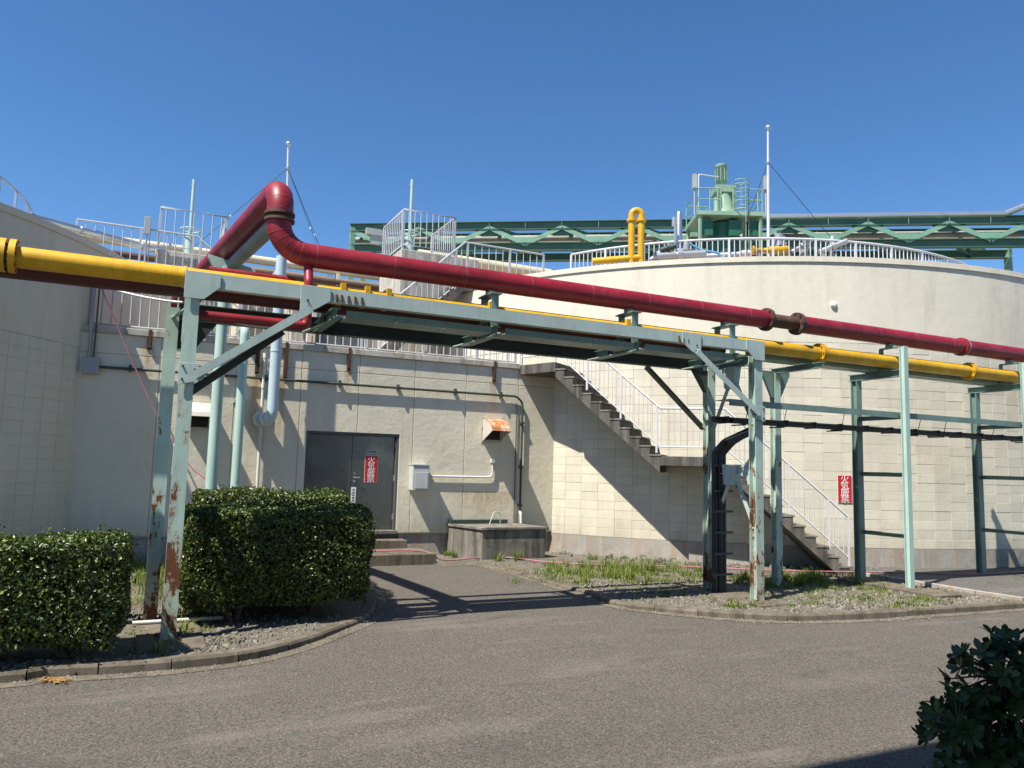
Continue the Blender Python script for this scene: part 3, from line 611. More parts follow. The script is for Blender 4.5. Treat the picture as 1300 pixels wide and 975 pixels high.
for x0, sgn in ((.29, 1), (8.47, -1)):                # corner gusset plates on the front face
    P = [(0, 3.898), (.36, 3.898), (.36, 3.75), (.20, 3.60), (0, 3.60)]
    MB().prism([(x0+sgn*a, YF-.098, z) for a, z in P], (0, -.012, 0)).build('gusset_plate', 'steel_paint', rack, bevel=.003)
    gp = MB().prism([(x0+sgn*a, YF-.098, z) for a, z in [(0, 2.90), (.20, 2.90), (.30, 2.84), (.24, 2.72), (0, 2.66)]], (0, -.011, 0)).build('gusset_plate', 'steel_paint', rack, bevel=.003); boltset(gp, [(x0+sgn*.16, 2.83), (x0+sgn*.21, 2.865), (x0+sgn*.20, 2.77), (x0+sgn*.04, 2.72), (x0+sgn*.04, 2.86)])
    gp = MB().prism([(x0+sgn*a, YF-.098, z) for a, z in [(1.22, 3.897), (1.56, 3.897), (1.56, 3.74), (1.40, 3.63), (1.22, 3.55)]], (0, -.011, 0)).build('gusset_plate', 'steel_paint', rack, bevel=.003); boltset(gp, [(x0+sgn*1.26, 3.60), (x0+sgn*1.31, 3.65), (x0+sgn*1.30, 3.72)])
    q = MB(); q.angle(V((x0+sgn*.16, YF-.122, 2.77)), V((x0+sgn*1.34, YF-.122, 3.62)), .085, .01, (0, -1, 0)); q.build('knee_brace', 'steel_paint', rack)
    q = MB(); q.angle(V((x0+sgn*.1, YB+.1, 2.62)), V((x0+sgn*1.25, YB+.1, 3.56)), .10, .01, (0, 1, 0)); q.build('knee_brace', 'dark_steel', rack)
    MB().prism([(x0+sgn*a, YB+.02, z) for a, z in [(0, 3.56), (.45, 3.56), (.2, 3.2), (0, 3.2)]], (0, .012, 0)).build('gusset_plate', 'dark_steel', rack)
cross_x = [.38, 1.95, 4.03, 6.23, 8.02]
for i, x in enumerate(cross_x):
    q = MB(); q.hsec((x, YF+.0, 3.63), (x, YB+.08, 3.63), .10, .13, .01); q.build('cross_beam', 'frame_paint', rack)
    MB().bar((x+.07, YF-.02, 3.60), (x-.18, YB+.06, 3.55), .05, .012).build('stay', 'steel_paint', rack)
for a, b in list(zip(cross_x[:-1], cross_x[1:]))[1:]:           # tray segments slung between the cross beams
    a += .12; b -= .07; k = max(1, round((b-a)/.62))
    for i in range(k):
        x0, x1 = a+(b-a)*i/k+.004, a+(b-a)*(i+1)/k-.004; q = MB()
        q.box(x0, x1, YF+.02, YF+.035, 3.60, 3.68); q.box(x0, x1, YF+.0351, YF+.40, 3.60, 3.606); q.box(x0, x1, YF+.4001, YF+.41, 3.60, 3.66)
        q.build('tray_segment', 'frame_paint', rack)
for x, sg in ((.38, -1), (8.38, 1)):                  # end frames: K braces between front and back post
    q = MB(); q.hsec((x, YF+.09, 1.93), (x, YB-.09, 1.93), .10, .12, .01); q.build('end_strut', 'steel_paint', rack)
    q = MB(); q.hsec((x, YF+.09, 3.62), (x, YB-.09, 3.62), .10, .14, .01); q.build('end_strut', 'frame_paint', rack)
    ym = (YF+YB)/2
    MB().prism([(x-.06, ym-.16, 2.02), (x-.06, ym+.16, 2.02), (x-.06, ym+.12, 1.70), (x-.06, ym-.12, 1.70)], (.12, 0, 0)).build('gusset_plate', 'steel_paint', rack)
    MB().prism([(x-.06, ym-.16, 3.56), (x-.06, ym+.16, 3.56), (x-.06, ym+.10, 3.22), (x-.06, ym-.10, 3.22)], (.12, 0, 0)).build('gusset_plate', 'steel_paint', rack)
    for z_hi, z_lo in ((1.78, 1.05), (3.3, 2.62)):
        for s_, yy in ((-1, YF+.08), (1, YB-.08)):
            q = MB(); q.angle(V((x, ym+s_*.08, z_hi)), V((x, yy, z_lo)), .07, .008, (1, 0, 0)); q.build('knee_brace', 'steel_paint', rack)
    for yy, sn in ((YF+.085, 1), (YB-.085, -1)):
        MB().prism([(x-.05, yy, 2.12), (x-.05, yy+sn*.15, 1.99), (x-.05, yy+sn*.15, 1.87), (x-.05, yy, 1.72)], (.1, 0, 0)).build('gusset_plate', 'steel_paint', rack)
for x in (1.92, 1.98, 2.06, 2.14, 2.22, 6.86, 6.94, 7.02): MB().tube([(x, YF-.105, 3.75), (x, YF-.092, 3.83)], .014, 6).build('bolt', 'rust_metal', rack)
for x in (4.03, 6.23, 8.02):                          # pipe stools carrying the red pipe over the yellow one
    q = MB()
    q.box(x-.05, x+.05, 9.02, 9.04, 3.69, 4.13); q.box(x-.05, x+.05, 9.36, 9.38, 3.69, 4.13); q.box(x-.08, x+.08, 8.98, 9.42, 4.131, 4.15); q.box(x-.045, x+.045, 9.15, 9.25, 4.1501, 4.21); q.build('pipe_stool', 'frame_paint', rack)
# footings
for x, y, l1, l2, lab in ((.38, 9.4, .3, .95, 'concrete footing under the rusted rack posts beside the hedges'), (8.38, 9.45, .33, .92, 'concrete footing under the rack posts on the weedy bed')):
    o = MB().box(x-l1, x+l1+.05, y-l2, y+l2, -.15, .025).build('footing', 'kerb_concrete', base=(x, y, 0), bevel=.015); tag(o, lab, 'footing', 'rack footings')
# narrow frames on the right
def side_frame(x, label, zfoot=.03):
    root = thing('pipe_trestle', label, 'frame', (x, 9.4, 0), 'narrow pipe support frames')
    hpost(x, 9.92, .0, 3.62, 'frame_paint', root, wd=.13)
    q = MB(); q.hsec((x, 8.93, .0), (x, 8.93, 4.14), .10, .10, .009, (0, 1, 0)); q.build('post', 'mint_pipe', root)
    for z in (.90, 1.93, 2.92): q = MB(); q.angle(V((x, 8.98, z)), V((x, 9.86, z)), .075, .008); q.build('rung', 'frame_paint', root)
    q = MB(); q.hsec((x, 8.99, 3.68), (x, 10.05, 3.68), .11, .12, .01); q.build('cross_beam', 'frame_paint', root)
    q = MB(); q.box(x-.05, x+.05, 9.36, 9.38, 3.741, 4.13); q.box(x-.05, x+.05, 8.985, 9.37, 4.131, 4.15); q.box(x-.045, x+.045, 9.15, 9.25, 4.1501, 4.21); q.build('pipe_stool', 'frame_paint', root)
    return root
side_frame(11.72, 'narrow green frame on the concrete sleeper beside the asphalt path'); side_frame(15.1, 'narrow green frame standing at the back of the asphalt path')
o = MB().box(11.45, 11.98, 8.2, 10.2, -.12, .06).build('footing', 'kerb_concrete', base=(11.7, 9.2, 0), bevel=.015); tag(o, 'long concrete sleeper under the narrow green frame', 'footing', 'rack footings')
po = thing('support_post', 'single green post with a flared top beside the rack end', 'post', (9.83, 10.0, 0))
hpost(9.83, 10.0, .0, 3.62, 'post_paint', po, 'shaft', .13); MB().box(9.68, 9.98, 9.85, 10.15, -.05, .03).build('base_plate', 'kerb_concrete', po)
MB().prism([(9.52, 9.97, 3.66), (10.14, 9.97, 3.66), (10.14, 9.97, 3.60), (9.93, 9.97, 3.2), (9.73, 9.97, 3.2), (9.52, 9.97, 3.60)], (0, .05, 0)).build('head_plate', 'frame_paint', po)
q = MB(); q.hsec((9.83, 8.95, 3.665), (9.83, 10.08, 3.665), .10, .09, .01); q.build('cross_arm', 'frame_paint', po)
# tray + service lines to the right of the rack
tr = thing('cable_tray', 'grey metal tray under the yellow pipe right of the rack', 'tray', (11.7, 9.5, 3.74))
for i in range(13):
    x0, x1 = 8.6+i*.65+.004, 8.6+(i+1)*.65-.004; q = MB(); q.box(x0, x1, 9.38, 9.388, 3.742, 3.83); q.box(x0, x1, 9.3881, 9.66, 3.742, 3.748); q.box(x0, x1, 9.6601, 9.668, 3.742, 3.83); q.build('tray_segment', 'frame_paint', tr)
ch = thing('service_rail', 'dark green steel channel running between the narrow frames', 'rail', (11.7, 9.05, 2.95))
q = MB(); q.box(7.95, 17.0, 9.02, 9.03, 2.90, 3.0); q.box(7.95, 17.0, 9.0301, 9.34, 2.992, 3.0); q.build('channel', 'frame_paint', ch)
for x in (8.9, 10.2, 12.4, 13.6, 15.9): MB().box(x-.2, x+.25, 9.1, 9.3, 2.955, 2.99).build('bracket', 'dark_steel', ch)
cb = thing('cable_bundle', 'black cable bundle hung on thin rods below the green channel', 'cables', (11.7, 9.5, 2.6))
MB().tube([(8.0, 9.45, 2.715), (17, 9.45, 2.715)], .05, 10).build('cable', 'black_cable', cb); MB().tube([(8.3, 9.37, 2.70), (17, 9.37, 2.70)], .042, 10).build('cable', 'black_cable', cb); MB().tube([(8.3, 9.53, 2.72), (17, 9.53, 2.72)], .04, 10).build('cable', 'black_cable', cb)
x = 8.2
while x < 17:
    MB().box(x-.01, x+.01, 9.322, 9.572, 2.656, 2.767).build('clamp', 'black_cable', cb); x += .62
for x in (8.5, 9.3, 10.6, 12.5, 13.2, 14.6, 15.8): MB().tube([(x, 9.2, 2.99), (x, 9.3, 2.63)], .006, 5).build('hanger_rod', 'dark_steel', cb); MB().box(x-.02, x+.02, 9.28, 9.585, 2.636, 2.655).build('hanger_bar', 'black_cable', cb)
cl = thing('cable_ladder', 'black vertical cable ladder dropping to the ground inside the rack posts', 'ladder', (8.36, 9.75, 0))
for x, y, r in ((8.27, 9.74, .05), (8.36, 9.72, .045), (8.44, 9.74, .05)): MB().tube(bend([(8.98, 9.5, 2.66), (x+.1, 9.62, 2.38), (x, y, 2.2), (x, y, -.05)], .12), r, 10).build('cable', 'black_cable', cl)
for z in (.30, .62, .95, 1.28, 1.60, 2.0): MB().box(8.20, 8.56, 9.645, 9.67, z-.018, z+.018).build('rung', 'dark_steel', cl)
MB().bar((8.34, 9.56, 2.36), (8.95, 9.45, 2.62), .14, .09).build('trough', 'black_cable', cl)
# ================================================================== PIPES
RZ = 4.345; RD = .142
red = thing('red_pipe', 'large dark red pipe with flanges riding on stools above the rack', 'pipe', (4, 9.2, 4.2))
skew = V((-.108, .994, 0)).normalized(); P0 = V((1.27, 9.2, 0)); ztop = 4.93
c1 = V((1.62, 9.2, 4.69))
low = [V((8.86, 9.2, RZ)), V((1.66, 9.2, RZ))]+arc3((1.62, 9.2, RZ+.34), (0, 0, -1), (-1, 0, 0), .34, .15, math.pi/2, 6)+[V((1.28, 9.2, 4.70))]
MB().tube(low, RD, 24).build('lower_run', 'red_pipe', red)
for x in (1.72, 2.68, 3.64, 4.6, 5.56, 6.52, 7.48, 8.44): MB().tube([(x-.003, 9.2, RZ), (x+.003, 9.2, RZ)], RD+.0022, 24).build('weld_seam', 'red_seam', red)
for t in (.25, .5, .75, 1.0, 1.25):
    c = V((1.62, 9.2, RZ+.34)); p = c+V((0, 0, -1))*(.34*math.cos(t))+V((-1, 0, 0))*(.34*math.sin(t)); dd = (V((0, 0, 1))*math.sin(t)+V((-1, 0, 0))*math.cos(t)); MB().tube([p-dd*.003, p+dd*.003], RD+.002, 24).build('weld_seam', 'red_seam', red)
MB().tube([(1.28, 9.2, 4.70), (1.28, 9.2, 4.73)], .175, 24).build('flange', 'rusty_flange', red); MB().tube([(1.28, 9.2, 4.775), (1.28, 9.2, 4.805)], .175, 24).build('flange', 'rusty_flange', red); MB().tube([(1.28, 9.2, 4.73), (1.28, 9.2, 4.775)], .15, 24).build('gasket', 'rust_metal', red)
Q = V((1.28, 9.2, 0)); zc = 5.06
top = [V((1.28, 9.2, 4.80)), V((1.28, 9.2, 4.86))]
cc = Q+skew*.24+V((0, 0, 4.86+.0)); top += arc3(cc, -skew, (0, 0, 1), .24, 0.05, math.pi/2, 9)
zpipe = 4.86+.24; end = Q+skew*8.6+V((0, 0, zpipe)); top += [end]
top_s = top[:-1]+[Q+skew*2+V((0, 0, zpipe)), Q+skew*4+V((0, 0, zpipe)), Q+skew*6.5+V((0, 0, zpipe))]+arc3(Q+skew*7.6+V((0, 0, zpipe-.3)), (0, 0, 1), skew, .3, 0, math.pi/2, 6)+[Q+skew*7.9+V((0, 0, 4.0))]
MB().tube(top_s, RD+.012, 24).build('rising_run', 'red_pipe', red)
for t in (.35, .8, 1.25):
    p = cc-skew*(.24*math.cos(t))+V((0, 0, .24*math.sin(t))); dd = skew*math.sin(t)+V((0, 0, 1))*math.cos(t); MB().tube([p-dd*.003, p+dd*.003], RD+.0142, 24).build('weld_seam', 'red_seam', red)
for z in (4.84,): MB().tube([(1.28, 9.2, z-.003), (1.28, 9.2, z+.003)], RD+.0142, 24).build('weld_seam', 'red_seam', red)
# expansion joint and run to the right
for x in (8.87, 9.53):
    fg = MB().tube([(x-.03, 9.2, RZ), (x+.03, 9.2, RZ)], .185, 24).build('flange', 'rusty_flange', red)
    for k in range(8):
        a = 2*math.pi*k/8; MB().tube([(x-.055, 9.2+.163*math.cos(a), RZ+.163*math.sin(a)), (x+.055, 9.2+.163*math.cos(a), RZ+.163*math.sin(a))], .014, 6).build('bolt', 'rusty_flange', fg)
MB().tube([(8.9+.02*k, 9.2, RZ) for k in range(31)], [.105+.006*(k % 2) for k in range(31)], 20).build('expansion_joint', 'rusty_flange', red)
MB().tube([(9.55, 9.2, RZ), (22, 9.2, RZ)], RD, 24).build('right_run', 'red_pipe', red)
for x in (10.4, 11.35, 12.3, 13.3, 14.4): MB().tube([(x-.003, 9.2, RZ), (x+.003, 9.2, RZ)], RD+.0022, 24).build('weld_seam', 'red_seam', red)
MB().tube([(13.62, 9.2, RZ), (13.70, 9.2, RZ)], .17, 24).build('flange', 'red_pipe', red); MB().tube([(13.71, 9.2, RZ), (13.73, 9.2, RZ)], .16, 24).build('flange', 'cream_pipe', red)
# small red branch
MB().tube(bend([(1.64, 9.2, RZ-.1), (1.64, 9.09, 4.0), (1.64, 9.08, 3.47), (.40, 9.08, 3.47)], .07), .055, 14).build('branch', 'red_pipe', red)
MB().tube(bend([(.55, 9.3, 4.04), (1.50, 9.3, 4.04), (1.56, 9.3, 3.85)], .07), .045, 14).build('branch', 'red_pipe', red)
# yellow pipe
yl = thing('yellow_pipe', 'bright yellow gas pipe lying along the rack behind the front beam', 'pipe', (4, 9.2, 3.8)); YD = .112
MB().tube([(-1.30, 9.2, 3.90), (.30, 9.2, 3.90), (8.6, 9.2, 3.90), (22, 9.2, 3.90)], YD, 22).build('pipe', 'yellow_pipe', yl)
MB().tube([(-4.5, 9.2, 3.91), (-1.44, 9.2, 3.91)], YD+.01, 22).build('pipe', 'yellow_pipe', yl)
for x in (-1.42, -1.33): MB().tube([(x-.03, 9.2, 3.905), (x+.03, 9.2, 3.905)], .175, 22).build('flange', 'yellow_pipe', yl)
for k in range(8): a = 2*math.pi*k/8; MB().tube([(-1.46, 9.2+.15*math.cos(a), 3.905+.15*math.sin(a)), (-1.29, 9.2+.15*math.cos(a), 3.905+.15*math.sin(a))], .015, 6).build('bolt', 'rusty_flange', yl)
MB().tube([(-1.41, 9.2, 3.905), (-1.34, 9.2, 3.905)], .14, 22).build('gasket', 'dark_steel', yl)
MB().tube([(.28, 9.2, 3.9), (.31, 9.2, 3.9)], YD+.012, 22).build('band', 'yellow_pipe', yl)
for x in (10.02, 13.86): 
    for e in (-.025, .025): MB().tube([(x+e-.018, 9.2, 3.9), (x+e+.018, 9.2, 3.9)], .165, 22).build('flange', 'yellow_pipe', yl)
    for k in range(8): a = 2*math.pi*k/8; MB().tube([(x-.07, 9.2+.142*math.cos(a), 3.9+.142*math.sin(a)), (x+.07, 9.2+.142*math.cos(a), 3.9+.142*math.sin(a))], .012, 6).build('bolt', 'yellow_pipe', yl)
for x in (2.05, 2.35, 2.62, 4.0, 6.15): MB().box(x-.03, x+.03, 9.06, 9.34, 3.80, 4.035).build('clamp', 'yellow_pipe', yl)
mr = thing('maroon_pipe', 'dark maroon pipe slung below the yellow pipe along the rack', 'pipe', (4, 9.55, 3.7))
MB().tube([(-4.5, 9.58, 3.86), (.6, 9.58, 3.85), (8.3, 9.6, 3.85)], .11, 18).build('pipe', 'maroon_pipe', mr)
for x in (-3.6, .38, 1.95, 4.03, 6.23, 8.02): MB().box(x-.03, x+.03, 9.47, 9.69, 3.61, 3.80).build('saddle', 'dark_steel', mr)
# support frame out of the picture on the left carries the pipes
lf = thing('pipe_trestle', 'green pipe frame carrying the yellow pipe left of the hedges', 'frame', (-3.6, 9.4, 0), 'narrow pipe support frames')
for y in (8.95, 9.9): hpost(-3.6, y, 0, 3.62, 'frame_paint', lf, wd=.13)
q = MB(); q.hsec((-3.6, 8.9, 3.55), (-3.6, 9.95, 3.55), .11, .12, .01); q.build('cross_beam', 'frame_paint', lf); MB().box(-3.66, -3.54, 9.12, 9.28, 3.611, 3.79).build('pipe_stool', 'frame_paint', lf)
# grey insulated duct beside the rising red pipe
gd = thing('grey_duct', 'ribbed grey insulated duct beside the rising red pipe', 'pipe', (1.5, 11.5, 4.7)); off = V((.10, 0, -.25))
A = Q+skew*.30+off+V((0, 0, zpipe)); B = Q+skew*6.5+off+V((0, 0, zpipe)); n_ = 90
MB().tube([A.lerp(B, k/n_) for k in range(n_+1)], [.082+.014*(k % 2) for k in range(n_+1)], 18).build('duct', 'grey_duct', gd)
MB().tube(bend([B, B+skew*.35, B+skew*.35+V((0, 0, -1.0))], .2), .088, 18).build('elbow', 'grey_duct', gd)
# mint support posts under the rising pipe
def mint(y, label, dx=0., r=.082, head=True, x=None):
    c = Q+skew*(y-9.2); c.x = x if x is not None else c.x+dx; root = thing('pipe_support', label, 'post', (c.x, c.y, 0), 'pale green tubular pipe supports')
    MB().tube([(c.x, c.y, -.05), (c.x, c.y, zpipe-.32)], r, 18).build('post', 'mint_pipe', root)
    if head:
        MB().prism([(c.x-.26, c.y-.06, zpipe-.155), (c.x+.42, c.y-.06, zpipe-.30), (c.x+.42, c.y-.06, zpipe-.34), (c.x+.09, c.y-.06, zpipe-.52), (c.x-.09, c.y-.06, zpipe-.52), (c.x-.26, c.y-.06, zpipe-.20)], (0, .12, 0)).build('saddle', 'mint_pipe', root)
    return root
mint(12.2, 'pale green pipe support holding the saddle under the rising red pipe')
q = py(306, 500, 15.3); rs = thing('riser_pipe', 'pale green riser pipe bending over the wall top behind the corner brace', 'pipe', (q.x, 15.3, 0))
MB().tube(bend([(q.x, 15.3, -.05), (q.x, 15.3, 4.42), (q.x, 16.6, 4.42), (q.x, 16.8, 3.98)], .18), .085, 16).build('pipe', 'mint_pipe', rs)
for z in (1.2, 3.0): MB().box(q.x-.1, q.x+.1, 15.3, YW, z-.02, z+.02).build('clip', 'galvanised', rs)
# hanging cables
o = MB().tube(catmull([py(70, 350, 11.0), py(110, 356, 10.8), py(160, 372, 10.5), py(205, 381, 10.2), py(232, 384, 10.05)], 5), .016, 6).build('white_cable', 'white_cable', base=py(232, 384, 10.05)); tag(o, 'white cable sagging below the yellow pipe to the left rack posts', 'cable')
o = MB().tube(catmull([V((.45, 9.6, 3.62)), V((1.0, 9.6, 3.50)), V((1.5, 9.6, 3.52)), V((1.75, 9.6, 3.62))], 6), .013, 6).build('white_cable', 'white_cable', base=(1, 9.6, 3.5)); tag(o, 'white cable looped under the rack beam by the corner brace', 'cable')
o = MB().tube(catmull([py(112, 348, 15.5), py(125, 358, 15.45), py(160, 440, 15.4), py(200, 528, 15.3), py(240, 590, 15.1), py(268, 617, 14.9), V((1.6, 14.6, .5)), V((2.6, 14.4, .24)), V((3.5, 14.5, .235)), V((5.0, 14.45, .23)), V((5.45, 14.3, .06)), gz(612, 708, .04), gz(650, 708, .04), gz(690, 713, .04), gz(760, 717, .04), gz(860, 719, .04), gz(980, 724, .05), gz(1080, 726, .06), gz(1160, 727, .07), gz(1230, 729, .07), gz(1300, 726, .07), gz(1400, 725, .07)], 6), .014, 7).build('pink_hose', 'pink_hose', base=(4, 14.5, 0)); tag(o, 'pink hose hanging down the wall and trailing along the foot of the tank', 'hose')
# ================================================================== ROOF TOP THINGS
gal = thing('gallery_block', 'beige roof block with a cream pipe along its top behind the railings', 'building', (6, 25, 4))
MB().box(2.35, 9.6, 24.35, 28, 3.9, 7.70).build('wall', 'beige_wall', gal); MB().box(2.25, 9.7, 24.25, 28.1, 7.701, 7.80).build('coping', 'cream_pipe', gal)
for x in (3.2, 4.3, 5.5, 6.6, 7.7): MB().box(x-.03, x+.03, 24.30, 24.349, 4, 7.5).build('pilaster', 'beige_wall', gal)
cpipe = thing('cream_pipe', 'long cream pipe crossing the roof in front of the beige block', 'pipe', (2, 24, 7.9))
MB().tube([(-4, 24.0, 7.98), (8, 24.0, 7.95)], .13, 14).build('pipe', 'cream_pipe', cpipe)
MB().tube([(-4, 23.9, 7.58), (8, 23.9, 7.55)], .10, 12).build('lower_pipe', 'rusty_flange', cpipe)
for x in (-3, 0.9, 3.5, 5.2, 7): MB().box(x-.05, x+.05, 23.85, 24.15, 4, 7.85).build('stand', 'cream_pipe', cpipe)
c2 = thing('cream_pipe', 'thick cream pipe behind the stair tower railing', 'pipe', (10, 26, 9.4)); MB().tube([(8.5, 26, 9.45), (15, 26, 9.45)], .21, 16).build('pipe', 'cream_pipe', c2); MB().tube([(9.2, 25.6, 8.95), (13, 25.6, 8.95)], .09, 12).build('side_pipe', 'yellow_pipe', c2)
for x in (9.0, 12.5): MB().box(x-.06, x+.06, 25.9, 26.1, 4, 9.3).build('stand', 'truss_green', c2)
sp = thing('silver_pipe', 'silver clad pipe leaving the shaded tank roof', 'pipe', (0, 22, 7.8))
a_, b_ = py(60, 281, 21.5), py(215, 322, 23.2); MB().tube([a_+(a_-b_)*.6, a_, b_, b_+(b_-a_)*.5], .10, 14).build('pipe', 'silver_clad', sp); 
for t in (.25, .75): c = a_.lerp(b_, t); MB().tube([c-(b_-a_).normalized()*.03, c+(b_-a_).normalized()*.03], .12, 14).build('band', 'galvanised', sp)
MB().tube([(b_.x, b_.y, 4.0), (b_.x, b_.y, b_.z-.08)], .05, 8).build('stand', 'galvanised', sp)
def valve(x, y, z0, zw, z1, label):
    root = thing('valve_stand', label, 'valve', (x, y, z0), 'hand wheel valve stands')
    MB().tube([(x, y, z0), (x, y, zw-.12)], .12, 14).build('pedestal', 'mint_pipe', root); MB().tube([(x, y, zw-.12), (x, y, z1)], .045, 10).build('stem', 'mint_pipe', root)
    MB().tube([(x+.27*math.cos(t*math.pi/12), y+.27*math.sin(t*math.pi/12), zw) for t in range(25)], .02, 8, False).build('hand_wheel', 'mint_pipe', root)
    for k in range(3): MB().tube([(x, y, zw-.02), (x+.27*math.cos(k*2.1), y+.27*math.sin(k*2.1), zw)], .014, 6).build('spoke', 'mint_pipe', root)
    MB().box(x-.06, x-.04, y-.02, y+.02, z1-.2, z1-.12).build('pointer', 'mint_pipe', root)
twA = thing('valve_chamber', 'weathered concrete valve chamber behind the rising red pipe', 'chamber', (.9, 23, 4)); MB().box(-.05, 1.95, 22.2, 24.0, 3.95, 7.45).build('body', 'pale_concrete', twA, bevel=.02)
railing('chamber_railing', 'grey railing on the valve chamber behind the rising red pipe', [V((-.0, 24.0, 7.45)), V((.02, 22.25, 7.45)), V((1.68, 22.25, 7.45)), V((1.68, 24.0, 7.45))], 1.17, .24, 'rail_paint', 'chamber railings', rb=.014, rp=.03, rtop=.03, low=.12, post_every=0)
valve(.80, 22.9, 7.45, 8.28, 9.75, 'tall hand wheel valve stand on the chamber behind the red pipe')
ar = thing('area_light', 'small grey flood light on a post beside the left valve chamber', 'lamp', (-.25, 22.0, 4))
MB().tube([(-.28, 22.0, 4.0), (-.28, 22.0, 7.75)], .025, 8).build('pole', 'galvanised', ar); MB().box(-.36, -.20, 21.95, 22.07, 7.75, 8.22).build('lamp_head', 'grey_box', ar, bevel=.01)
railing('deck_railing', 'grey railing between the shaded tank and the left valve chamber', [V((-1.9, 22.05, 6.9)), V((.95, 22.05, 6.9)), V((2.2, 22.05, 5.9))], 1.0, .21, 'rail_paint', rb=.013, rp=.026, rtop=.026, low=.1, post_every=7)
ws = thing('walkway', 'concrete walkway slab behind the shaded tank', 'walkway', (-.5, 22.1, 4)); MB().box(-2.2, -.06, 21.9, 22.3, 6.75, 6.9).build('slab', 'plinth_concrete', ws); MB().box(-1.6, -1.4, 22.0, 22.2, 3.95, 6.75).build('leg', 'plinth_concrete', ws)
twB = thing('stair_tower', 'stained concrete stair tower with a railing on top', 'tower', (6.8, 20, 4)); MB().box(5.78, 8.0, 19.1, 21.1, 3.95, 7.55).build('body', 'pale_concrete', twB, bevel=.02)
railing('tower_railing', 'grey railing boxed around the top of the concrete stair tower', [V((5.83, 21.0, 7.55)), V((5.83, 19.13, 7.55)), V((7.28, 19.13, 7.55)), V((7.28, 21.0, 7.55))], 1.08, .17, 'rail_paint', 'chamber railings', rb=.014, rp=.03, rtop=.03, low=.12, post_every=0)
valve(6.35, 20.2, 7.55, 8.35, 9.9, 'tall hand wheel valve stand on top of the concrete stair tower')
st2 = thing('concrete_stair', 'short dark concrete stair up from the roof to the tank walkway', 'staircase', (6, 18.5, 4)); n_ = 13
for i in range(n_):
    x0 = 4.6+i*.2; z = 4.0+(i+1)*.2; MB().prism([(x0, 18.1, z), (x0+.2, 18.1, z), (x0+.2, 18.1, max(4.0, z-.20)), (x0, 18.1, max(3.95, z-.42))], (0, .85, 0)).build('step', 'stair_concrete', st2)
MB().box(7.2, 9.6, 18.1, 18.95, 6.4, 6.6).build('landing', 'stair_concrete', st2); MB().box(8.2, 8.4, 18.4, 18.6, 3.95, 6.4).build('leg', 'stair_concrete', st2)
railing('stair_railing', 'grey railing along the roof stair and the bridge to the tank top', [V((4.6, 18.13, 4.15)), V((7.2, 18.13, 6.6)), V((9.5, 18.13, 6.6))], 1.08, .2, 'rail_paint', rb=.013, rp=.025, rtop=.026, low=.12, post_every=8)
dr = thing('plant_room', 'grey plant room with dark steel doors on the pump house roof', 'building', (4.8, 21.2, 4)); MB().box(3.4, 5.77, 21.02, 23.4, 3.95, 6.5).build('wall', 'pale_concrete', dr)
for a, b in ((4.05, 4.75), (4.78, 5.5)): MB().box(a, b, 20.97, 21.01, 4.05, 6.1).build('door', 'dark_door', dr)
o = MB().box(3.78, 4.0, 20.75, 21.0, 4.0, 5.85).build('roof_cabinet', 'beige_wall', base=(3.9, 20.9, 4), bevel=.01); tag(o, 'narrow beige cabinet standing by the plant room doors', 'cabinet')
# lightning rods
def rod(base, top, guys, label, rcl):
    root = thing('lightning_rod', label, 'mast', base, 'guyed lightning rods'); base = V(base); top = V(top)
    MB().tube([base, base.lerp(top, .6), top], [.06, .05, .032], 10).build('mast', 'white_rail', root); MB().lathe(top, [(0.001, -.05), (.07, -.03), (.085, .03), (.07, .09), (.001, .12)], 12).build('ball', 'galvanised', root)
    a = base.lerp(top, rcl); MB().tube([a-V((0, 0, .03)), a+V((0, 0, .03))], .075, 10).build('collar', 'galvanised', root)
    for g in guys:
        g = V(g); MB().tube([a, g], .010, 5).build('guy_wire', 'black_cable', root); c = a.lerp(g, .55); MB().lathe(c, [(.001, -.05), (.045, 0), (.001, .05)], 8).build('insulator', 'white_pvc', root)
rod((3.95, 26.1, 7.8), (3.74, 25.9, 12.55), [(.6, 25.0, 7.9), (5.6, 25.8, 7.8), (5.1, 24.6, 7.8)], 'white guyed lightning rod behind the top of the rising red pipe', .83)
rb = at(975, 300, 25.5); rb2 = at(975, 163, 25.5); rod((rb.x, rb.y, 7.6), (rb2.x, rb2.y, rb2.z), [(rb.x-1.2, rb.y+1.0, 7.8), (rb.x+3.4, rb.y-2.0, 7.2)], 'tall white guyed lightning rod on the cream tank roof', .80)
